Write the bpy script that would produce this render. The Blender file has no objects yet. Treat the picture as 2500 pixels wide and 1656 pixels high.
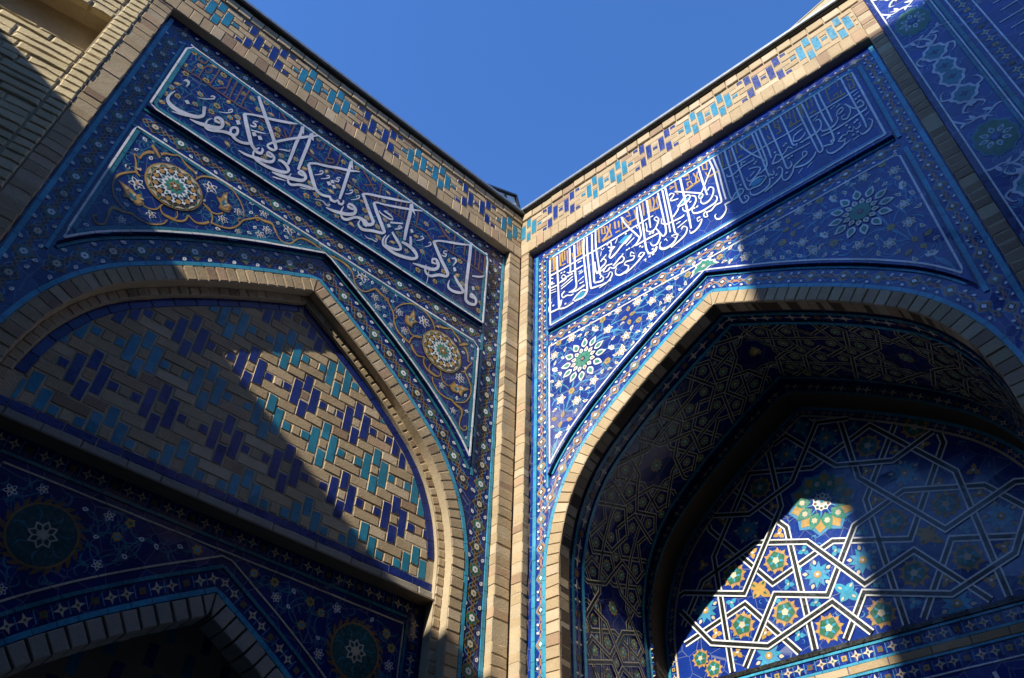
import bpy, bmesh, math, random
from mathutils import Matrix, Vector
random.seed(7)
R = math.radians
scene = bpy.context.scene
col = scene.collection

# ------------------------------------------------------------------ camera
cam_d = bpy.data.cameras.new('camera'); cam = bpy.data.objects.new('camera', cam_d); col.objects.link(cam)
cam_d.sensor_width = 36.0; cam_d.lens = 36.0 * 1988.94 / 2500.0
cam_d.clip_start = 0.05; cam_d.clip_end = 4000
PITCH, ROLL = R(44.543), R(2.2955)
_r = Vector((1, 0, 0)); _f = Vector((0, math.cos(PITCH), math.sin(PITCH))); _u = Vector((0, -math.sin(PITCH), math.cos(PITCH)))
_r2 = _r * math.cos(ROLL) + _u * math.sin(ROLL); _u2 = _u * math.cos(ROLL) - _r * math.sin(ROLL)
m = Matrix.Identity(4)
for i in range(3):
    m[i][0] = _r2[i]; m[i][1] = _u2[i]; m[i][2] = -_f[i]
m[0][3], m[1][3], m[2][3] = 0, 0, 1.6
cam.matrix_world = m
scene.camera = cam

# ------------------------------------------------------------------ sky and sun
SUN_T = Vector((0.46114, 0.67060, -0.58108)).normalized()      # travel direction of the sunlight
SUN_EL = math.asin(-SUN_T.z)
w = bpy.data.worlds.new('World'); scene.world = w; w.use_nodes = True
nt = w.node_tree; nt.nodes.clear()
out = nt.nodes.new('ShaderNodeOutputWorld'); bg = nt.nodes.new('ShaderNodeBackground'); sky = nt.nodes.new('ShaderNodeTexSky')
sky.sky_type = 'NISHITA'; sky.sun_disc = False; sky.sun_elevation = SUN_EL
sky.sun_rotation = math.atan2(-SUN_T.x, -SUN_T.y)
sky.altitude = 700; sky.air_density = 1.0; sky.dust_density = 0.2; sky.ozone_density = 6.0
bg.inputs['Strength'].default_value = 0.15
tint = nt.nodes.new('ShaderNodeMix'); tint.data_type = 'RGBA'; tint.blend_type = 'MULTIPLY'; tint.inputs[0].default_value = 1.0
tint.inputs[7].default_value = (0.65, 0.95, 1.27, 1)
nt.links.new(sky.outputs['Color'], tint.inputs[6]); nt.links.new(tint.outputs[2], bg.inputs['Color']); nt.links.new(bg.outputs['Background'], out.inputs['Surface'])
sun_d = bpy.data.lights.new('sun', 'SUN'); sun_d.energy = 4.6; sun_d.angle = R(0.53); sun_d.color = (1.0, 0.93, 0.80)
sun = bpy.data.objects.new('sun', sun_d); col.objects.link(sun)
sun.rotation_euler = SUN_T.to_track_quat('-Z', 'Y').to_euler()
scene.view_settings.view_transform = 'Standard'; scene.view_settings.look = 'None'
scene.view_settings.exposure = 0.8; scene.view_settings.gamma = 1.0; scene.view_settings.use_curve_mapping = False

# ------------------------------------------------------------------ materials
def nodes(m):
    m.use_nodes = True; t = m.node_tree; t.nodes.clear()
    o = t.nodes.new('ShaderNodeOutputMaterial'); p = t.nodes.new('ShaderNodeBsdfPrincipled')
    t.links.new(p.outputs['BSDF'], o.inputs['Surface'])
    g = t.nodes.new('ShaderNodeNewGeometry')
    return t, p, g
def noise(t, g, scale, detail=4, rough=0.6, stretch=None):
    n = t.nodes.new('ShaderNodeTexNoise'); n.inputs['Scale'].default_value = scale
    n.inputs['Detail'].default_value = detail; n.inputs['Roughness'].default_value = rough
    t.links.new(g.outputs['Position'], n.inputs['Vector']); return n
def mapr(t, sock, a, b, c, d):
    r = t.nodes.new('ShaderNodeMapRange'); r.inputs[1].default_value = a; r.inputs[2].default_value = b
    r.inputs[3].default_value = c; r.inputs[4].default_value = d; t.links.new(sock, r.inputs[0]); return r.outputs[0]
def mix(t, fac, a, b, mode='MIX'):
    x = t.nodes.new('ShaderNodeMix'); x.data_type = 'RGBA'; x.blend_type = mode
    for s, v in ((x.inputs[0], fac), (x.inputs[6], a), (x.inputs[7], b)):
        if hasattr(v, 'is_output'): t.links.new(v, s)
        else: s.default_value = v if isinstance(v, float) else (*v, 1)
    return x.outputs[2]
MATS = {}
def glaze(name, c, rough=0.22, var=0.35, wear=0.0, dust=(0.30, 0.25, 0.18), joints=0.0):
    m = bpy.data.materials.new(name); t, p, g = nodes(m)
    oi = t.nodes.new('ShaderNodeObjectInfo')
    n1 = noise(t, g, 7.0, 5); n2 = noise(t, g, 55.0, 4); n3 = noise(t, g, 2.3, 6, 0.7)
    dark = tuple(x * (1 - var) for x in c); lite = tuple(min(1, x * (1 + var * .55) + .004) for x in c)
    k = mix(t, mapr(t, n1.outputs[0], .3, .7, 0, 1), dark, lite)
    k = mix(t, mapr(t, n2.outputs[0], .35, .75, 0, .22), k, tuple(min(1, x * 1.3 + .01) for x in c))
    k = mix(t, mapr(t, oi.outputs['Random'], 0, 1, 0.0, .30), k, dark)
    # chipped glaze and dust with a shape of their own
    k = mix(t, mapr(t, n3.outputs[0], .62, .74, 0, .04 + wear), k, dust)
    chips = noise(t, g, 140.0, 3, 0.8)
    k = mix(t, mapr(t, chips.outputs[0], .71, .75, 0, .35), k, dust)
    vc = t.nodes.new('ShaderNodeTexVoronoi'); vc.feature = 'F1'; vc.inputs['Scale'].default_value = 8.0
    t.links.new(g.outputs['Position'], vc.inputs['Vector'])
    k = mix(t, mapr(t, vc.outputs['Color'], .15, .85, .45, 0), k, tuple(x * .45 for x in c))      # each cut piece has its own tone
    if joints:                                                  # fine pale joints between the cut pieces of the mosaic
        vo = t.nodes.new('ShaderNodeTexVoronoi'); vo.feature = 'DISTANCE_TO_EDGE'; vo.inputs['Scale'].default_value = 8.0
        t.links.new(g.outputs['Position'], vo.inputs['Vector'])
        k = mix(t, mapr(t, vo.outputs['Distance'], .006, .018, joints, 0), k, (.30, .33, .38))
    t.links.new(k, p.inputs['Base Color'])
    t.links.new(mapr(t, n2.outputs[0], .3, .7, rough * .7, rough * 1.6), p.inputs['Roughness'])
    b = t.nodes.new('ShaderNodeBump'); b.inputs['Strength'].default_value = .18; b.inputs['Distance'].default_value = .006
    n4 = noise(t, g, 26.0, 3); t.links.new(n4.outputs[0], b.inputs['Height']); t.links.new(b.outputs[0], p.inputs['Normal'])
    sub = t.nodes.new('ShaderNodeVectorMath'); sub.operation = 'SUBTRACT'; sub.inputs[1].default_value = (.5, .5, .5); t.links.new(vc.outputs['Color'], sub.inputs[0])
    sc = t.nodes.new('ShaderNodeVectorMath'); sc.operation = 'SCALE'; sc.inputs['Scale'].default_value = .07; t.links.new(sub.outputs[0], sc.inputs[0])
    ad = t.nodes.new('ShaderNodeVectorMath'); ad.operation = 'ADD'; t.links.new(g.outputs['Normal'], ad.inputs[0]); t.links.new(sc.outputs[0], ad.inputs[1])
    nm = t.nodes.new('ShaderNodeVectorMath'); nm.operation = 'NORMALIZE'; t.links.new(ad.outputs[0], nm.inputs[0]); t.links.new(nm.outputs[0], b.inputs['Normal'])
    p.inputs['IOR'].default_value = 1.44
    MATS[name] = m; return m
def clay(name, c, c2, rough=0.9, bump=.6, spots=0.35, rnd=.55):
    m = bpy.data.materials.new(name); t, p, g = nodes(m)
    oi = t.nodes.new('ShaderNodeObjectInfo')
    n1 = noise(t, g, 9.0, 6, .7); n2 = noise(t, g, 90.0, 5, .7); n3 = noise(t, g, 2.0, 5, .6)
    k = mix(t, mapr(t, oi.outputs['Random'], 0, 1, 0, 1), c, c2)
    k = mix(t, mapr(t, n1.outputs[0], .3, .75, 0, rnd), k, tuple(x * .62 for x in c))
    k = mix(t, mapr(t, n2.outputs[0], .45, .75, 0, spots), k, tuple(min(1, x * 1.35) for x in c2))
    k = mix(t, mapr(t, n3.outputs[0], .5, .75, 0, .35), k, tuple(x * .7 for x in c2))
    pit = noise(t, g, 200.0, 2, .6)
    k = mix(t, mapr(t, pit.outputs[0], .66, .72, 0, .6), k, tuple(x * .35 for x in c))
    t.links.new(k, p.inputs['Base Color']); p.inputs['Roughness'].default_value = rough
    p.inputs['Specular IOR Level'].default_value = .25
    b = t.nodes.new('ShaderNodeBump'); b.inputs['Strength'].default_value = bump; b.inputs['Distance'].default_value = .008
    h = mix(t, .5, n2.outputs[0], n1.outputs[0]); t.links.new(h, b.inputs['Height']); t.links.new(b.outputs[0], p.inputs['Normal'])
    MATS[name] = m; return m
def plain(name, c, rough=.5, metal=0.0):
    m = bpy.data.materials.new(name); t, p, g = nodes(m)
    n = noise(t, g, 30.0, 4)
    t.links.new(mix(t, mapr(t, n.outputs[0], .3, .7, 0, 1), tuple(x * .8 for x in c), tuple(min(1, x * 1.15) for x in c)), p.inputs['Base Color'])
    p.inputs['Roughness'].default_value = rough; p.inputs['Metallic'].default_value = metal
    MATS[name] = m; return m
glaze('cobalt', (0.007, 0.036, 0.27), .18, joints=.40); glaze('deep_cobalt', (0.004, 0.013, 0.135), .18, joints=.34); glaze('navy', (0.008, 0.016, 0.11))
glaze('turquoise', (0.05, 0.34, 0.52)); glaze('teal', (0.03, 0.19, 0.26)); glaze('sky_glaze', (0.08, 0.30, 0.52))
glaze('white_glaze', (0.80, 0.82, 0.83), .25, .10); glaze('ochre', (0.50, 0.30, 0.065), .3, .25); glaze('ochre_dark', (0.26, 0.15, 0.04), .3, .3)
glaze('umber', (0.17, 0.08, 0.03), .3, .3); glaze('salmon', (0.46, 0.23, 0.12), .3, .25); glaze('green_glaze', (0.03, 0.15, 0.08), .25, .3)
glaze('sea_green', (0.05, 0.26, 0.18), .25, .25); glaze('black_glaze', (0.014, 0.016, 0.014), .25, .2); glaze('cream', (0.62, 0.53, 0.38), .35, .2)
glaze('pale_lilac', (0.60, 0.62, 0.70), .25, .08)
glaze('brick_turquoise', (0.022, 0.22, 0.34), .28, .3, .05); glaze('brick_cobalt', (0.008, 0.026, 0.19), .28, .35, .05)
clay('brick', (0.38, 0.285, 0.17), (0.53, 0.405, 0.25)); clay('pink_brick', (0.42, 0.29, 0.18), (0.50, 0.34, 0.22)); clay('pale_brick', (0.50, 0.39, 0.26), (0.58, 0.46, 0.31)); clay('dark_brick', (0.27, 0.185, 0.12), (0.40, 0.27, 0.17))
clay('rough_brick', (0.60, 0.49, 0.29), (0.72, 0.60, 0.37), .95, .9); clay('umber_brick', (0.10, 0.07, 0.045), (0.14, 0.10, 0.06), .95, .6); clay('mortar', (0.47, 0.38, 0.25), (0.47, 0.38, 0.25), .95, .8)  # the darkest clay here is a very dark brown for the recess reveals
clay('dark_mortar', (0.34, 0.26, 0.17), (0.34, 0.26, 0.17), .95, .8); clay('grey_stone', (0.30, 0.27, 0.22), (0.36, 0.32, 0.26), .9, .8)
clay('paving', (0.10, 0.09, 0.075), (0.12, 0.105, 0.085)); clay('plaster', (0.17, 0.13, 0.09), (0.19, 0.15, 0.10))
plain('dark_metal', (0.03, 0.033, 0.036), .45, .4); plain('zinc', (0.24, 0.27, 0.30), .4, .5); plain('cream_paint', (0.34, 0.29, 0.17), .6)
def glass():
    m = bpy.data.materials.new('pane_glass'); t, p, g = nodes(m)
    n = noise(t, g, 3.0, 4)
    t.links.new(mix(t, mapr(t, n.outputs[0], .35, .65, 0, 1), (.38, .50, .54), (.78, .86, .88)), p.inputs['Base Color'])  # pale blotches painted in for the bright clouds in the glass
    p.inputs['Roughness'].default_value = .12; MATS['pane_glass'] = m
glass()

# ------------------------------------------------------------------ builders
C0 = Vector((0.04893, 4.59974, 0))
DL = Vector((-0.75963, -0.65035, 0)); DR = Vector((0.74406, -0.66811, 0))
NL = Vector((0.65035, -0.75963, 0)); NR = Vector((-0.66811, -0.74406, 0))
def thing(name, label, cat, wall=None, group=None):
    o = bpy.data.objects.new(name, None); col.objects.link(o); o.empty_display_size = .2
    o['label'] = label; o['category'] = cat; o['kind'] = 'thing'
    if group: o['group'] = group
    if wall:
        o.location = C0; x = DL if wall == 'L' else -DR
        o.rotation_euler = (0, 0, math.atan2(x.y, x.x))
    return o
class MB:
    """collects flat or solid pieces in wall coordinates: u along the wall, v up, n out of the wall"""
    def __init__(s, wall='L'): s.v = []; s.f = []; s.mi = []; s.m = []; s.sx = 1 if wall == 'L' else -1; s.lay = 0
    def mat(s, m):
        if m not in s.m: s.m.append(m)
        return s.m.index(m)
    def P(s, u, v, n): s.v.append((s.sx * u, n, v)); return len(s.v) - 1
    def face(s, ids, m): s.f.append(ids); s.mi.append(s.mat(m))
    def lift(s): s.lay += 1; return (s.lay % 16) * 0.00004
    def poly(s, pts, n, m, lift=True):
        n += s.lift() if lift else 0
        s.face([s.P(u, v, n) for u, v in pts], m)
    def fan(s, c, pts, n, m):
        n += s.lift(); k = s.P(c[0], c[1], n); q = [s.P(u, v, n) for u, v in pts]
        for i in range(len(q)): s.face([k, q[i], q[(i + 1) % len(q)]], m)
    def ring(s, outer, inner, n, m):
        n += s.lift(); a = [s.P(u, v, n) for u, v in outer]; b = [s.P(u, v, n) for u, v in inner]; k = len(a)
        for i in range(k): s.face([a[i], a[(i + 1) % k], b[(i + 1) % k], b[i]], m)
    def strip(s, pts, n, m, width=None, closed=False, lift=True):
        """ribbon of constant width along points (mitred)"""
        n += s.lift() if lift else 0
        k = len(pts); L = []; Rr = []
        for i in range(k):
            a = pts[(i - 1) % k] if (closed or i > 0) else pts[i]; b = pts[(i + 1) % k] if (closed or i < k - 1) else pts[i]
            c = pts[i]
            d1 = Vector((c[0] - a[0], c[1] - a[1])); d2 = Vector((b[0] - c[0], b[1] - c[1]))
            if d1.length < 1e-7: d1 = d2
            if d2.length < 1e-7: d2 = d1
            d1.normalize(); d2.normalize(); t = d1 + d2
            t = t.normalized() if t.length > 1e-6 else d1
            nn = Vector((-t.y, t.x)); co = max(.35, nn.dot(Vector((-d1.y, d1.x))))
            h = width / 2 / co
            L.append(s.P(c[0] + nn.x * h, c[1] + nn.y * h, n)); Rr.append(s.P(c[0] - nn.x * h, c[1] - nn.y * h, n))
        for i in range(k if closed else k - 1):
            j = (i + 1) % k; s.face([L[i], Rr[i], Rr[j], L[j]], m)
    def brush(s, cps, n, m, sub=5, grow=0.0):
        """pen stroke through control points (u, v, du, dv); du, dv is the half width vector"""
        n += s.lift(); pts = []
        k = len(cps)
        for i in range(k - 1):
            p0 = cps[max(i - 1, 0)]; p1 = cps[i]; p2 = cps[i + 1]; p3 = cps[min(i + 2, k - 1)]
            for j in range(sub if i < k - 2 else sub + 1):
                t = j / sub; q = []
                for a in range(4):
                    q.append(.5 * (2 * p1[a] + (p2[a] - p0[a]) * t + (2 * p0[a] - 5 * p1[a] + 4 * p2[a] - p3[a]) * t * t + (3 * p1[a] - p0[a] - 3 * p2[a] + p3[a]) * t ** 3))
                pts.append(q)
        ids = []
        for i, q in enumerate(pts):
            z = n + i * 0.0000035
            ids.append((s.P(q[0] + q[2], q[1] + q[3], z), s.P(q[0] - q[2], q[1] - q[3], z)))
        for a, b in zip(ids, ids[1:]): s.face([a[0], a[1], b[1], b[0]], m)
    def taper(s, pts, w, n, m, sub=4):
        """thin curve that tapers: pts 2D, w list of widths"""
        c = []
        for i, p in enumerate(pts):
            a = pts[max(i - 1, 0)]; b = pts[min(i + 1, len(pts) - 1)]
            t = Vector((b[0] - a[0], b[1] - a[1])); t = t.normalized() if t.length > 1e-9 else Vector((1, 0))
            c.append((p[0], p[1], -t.y * w[i] / 2, t.x * w[i] / 2))
        s.brush(c, n, m, sub)
    def prism(s, pts, n0, n1, m, bevel=0.0, sm=None):
        """solid with outline pts from depth n0 (back) to n1 (front), front edge bevelled"""
        k = len(pts); cu = sum(p[0] for p in pts) / k; cv = sum(p[1] for p in pts) / k
        def ins(p, b):
            d = math.hypot(p[0] - cu, p[1] - cv); f = max(0, 1 - b * 1.3 / max(d, 1e-6)); return (cu + (p[0] - cu) * f, cv + (p[1] - cv) * f)
        rows = [[s.P(*p, n0) for p in pts]]
        if bevel > 0:
            rows.append([s.P(*p, n1 - bevel) for p in pts]); rows.append([s.P(*ins(p, bevel), n1) for p in pts])
        else: rows.append([s.P(*p, n1) for p in pts])
        for a, b in zip(rows, rows[1:]):
            for i in range(k): s.face([a[i], a[(i + 1) % k], b[(i + 1) % k], b[i]], sm or m)
        s.face(rows[-1], m)
    def box(s, u0, u1, v0, v1, n0, n1, m):
        p = [(u0, v0), (u1, v0), (u1, v1), (u0, v1)]
        a = [s.P(*q, n0) for q in p]; b = [s.P(*q, n1) for q in p]
        for i in range(4): s.face([a[i], a[(i + 1) % 4], b[(i + 1) % 4], b[i]], m)
        s.face(b, m); s.face(a[::-1], m)
    def mesh(s, name):
        me = bpy.data.meshes.new(name); me.from_pydata(s.v, [], s.f)
        for m_ in s.m: me.materials.append(MATS[m_])
        if len(s.m) > 1: me.polygons.foreach_set('material_index', s.mi)
        me.update(); return me
    def build(s, name, parent, stuff=False, label=None):
        o = bpy.data.objects.new(name, s.mesh(name)); col.objects.link(o); o.parent = parent
        if stuff: o['kind'] = 'stuff'
        if label: o['label'] = label
        return o
def place(name, me, parent, u, v, n, sx=1, rot=0.0, scale=1.0):
    o = bpy.data.objects.new(name, me); col.objects.link(o); o.parent = parent
    o.location = (sx * u, n, v); o.rotation_euler = (0, rot, 0); o.scale = (scale, 1, scale) if not isinstance(scale, tuple) else (scale[0], 1, scale[1])
    return o
def parse(txt, k):
    o = []
    for ln in txt.strip().split('\n'):
        f = [int(x) / 10000.0 for x in ln.split()]; o.append([tuple(f[i:i + k]) for i in range(0, len(f), k)])
    return o
def jit(a): return random.uniform(-a, a)

# arch profile: half width x from the centre line, height v (relative to an apex at 0)
_PR = [(0, 0), (.15, -.086), (.30, -.174), (.45, -.267), (.60, -.366), (.73, -.459), (.85, -.551), (.96, -.645), (1.06, -.738), (1.15, -.845), (1.22, -.953), (1.275, -1.065), (1.32, -1.18), (1.355, -1.32), (1.378, -1.45), (1.385, -1.58), (1.385, -1.75), (1.385, -2.1), (1.385, -2.6), (1.385, -3.4)]
def dense(P, step=.02):
    q = []
    for i in range(len(P) - 1):
        p0 = P[max(i - 1, 0)]; p1 = P[i]; p2 = P[i + 1]; p3 = P[min(i + 2, len(P) - 1)]
        n_ = max(2, int(math.dist(p1, p2) / step))
        for j in range(n_):
            t = j / n_
            q.append(tuple(.5 * (2 * p1[a] + (p2[a] - p0[a]) * t + (2 * p0[a] - 5 * p1[a] + 4 * p2[a] - p3[a]) * t * t + (3 * p1[a] - p0[a] - 3 * p2[a] + p3[a]) * t ** 3) for a in (0, 1)))
    q.append(P[-1]); return q
class Arch:
    def __init__(s, uc, apex, scale=1.0, vmin=2.2):
        s.uc = uc; s.apex = apex
        D = [(x * scale, apex + y * scale) for x, y in dense(_PR)]
        s.half = [p for p in D if p[1] >= vmin]
        s.nor = []
        h = s.half
        for i in range(len(h)):
            a = h[max(i - 1, 0)]; b = h[min(i + 1, len(h) - 1)]; t = Vector((b[0] - a[0], b[1] - a[1])).normalized()
            s.nor.append((-t.y, t.x))                         # outward
    def off(s, d):
        """right half of the curve offset outward by d, from the centre line down"""
        q = [(p[0] + n[0] * d, p[1] + n[1] * d) for p, n in zip(s.half, s.nor)]
        if d >= 0:                                            # extend to the centre line along the first tangent
            a, b = q[0], q[1]; k = a[0] / max(1e-6, (b[0] - a[0])); q = [(0.0, a[1] - (b[1] - a[1]) * k)] + q[1:]
        else:
            i = next(i for i, p in enumerate(q) if p[0] > 0); 
            if i > 0:
                a, b = q[i - 1], q[i]; f = -a[0] / (b[0] - a[0]); q = [(0.0, a[1] + (b[1] - a[1]) * f)] + q[i:]
        return q
    def full(s, d):
        h = s.off(d)
        return [(s.uc - x, v) for x, v in h[::-1]] + [(s.uc + x, v) for x, v in h[1:]]
    def v_at(s, d, x):
        h = s.off(d); x = abs(x)
        for a, b in zip(h, h[1:]):
            if a[0] <= x <= b[0] and b[0] > a[0]: return a[1] + (b[1] - a[1]) * (x - a[0]) / (b[0] - a[0])
        return None
    def stations(s, pitch, d0, d1, vmin):
        """voussoir outlines between the offsets d0 (outer) and d1 (inner), both sides"""
        h = s.half; L = [0]
        for a, b in zip(h, h[1:]): L.append(L[-1] + math.dist(a, b))
        tot = max(l for l, p in zip(L, h) if p[1] >= vmin); n_ = int(tot / pitch)
        def at(l):
            i = 0
            while i < len(L) - 2 and L[i + 1] < l: i += 1
            f = (l - L[i]) / max(1e-9, L[i + 1] - L[i]); f = min(1, max(0, f))
            p = [h[i][a] + (h[i + 1][a] - h[i][a]) * f for a in (0, 1)]; n0 = [s.nor[i][a] + (s.nor[i + 1][a] - s.nor[i][a]) * f for a in (0, 1)]
            return p, n0
        out_ = []
        for k in range(n_):
            la, lb = k * pitch, (k + 1) * pitch
            for sg in (1, -1): out_.append((sg, at(la), at(lb)))
        return out_
def clip_poly(pts, hull):
    """clip by a convex hull given counter-clockwise"""
    o = list(pts)
    for i in range(len(hull)):
        a, b = hull[i], hull[(i + 1) % len(hull)]; src, o = o, []
        def side(p): return (b[0] - a[0]) * (p[1] - a[1]) - (b[1] - a[1]) * (p[0] - a[0])
        for j in range(len(src)):
            p, q = src[j], src[(j + 1) % len(src)]; sp, sq = side(p), side(q)
            if sp >= 0: o.append(p)
            if (sp >= 0) != (sq >= 0):
                f = sp / (sp - sq); o.append((p[0] + (q[0] - p[0]) * f, p[1] + (q[1] - p[1]) * f))
        if len(o) < 3: return []
    return o
def area(p): return .5 * abs(sum(p[i][0] * p[(i + 1) % len(p)][1] - p[(i + 1) % len(p)][0] * p[i][1] for i in range(len(p))))
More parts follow.
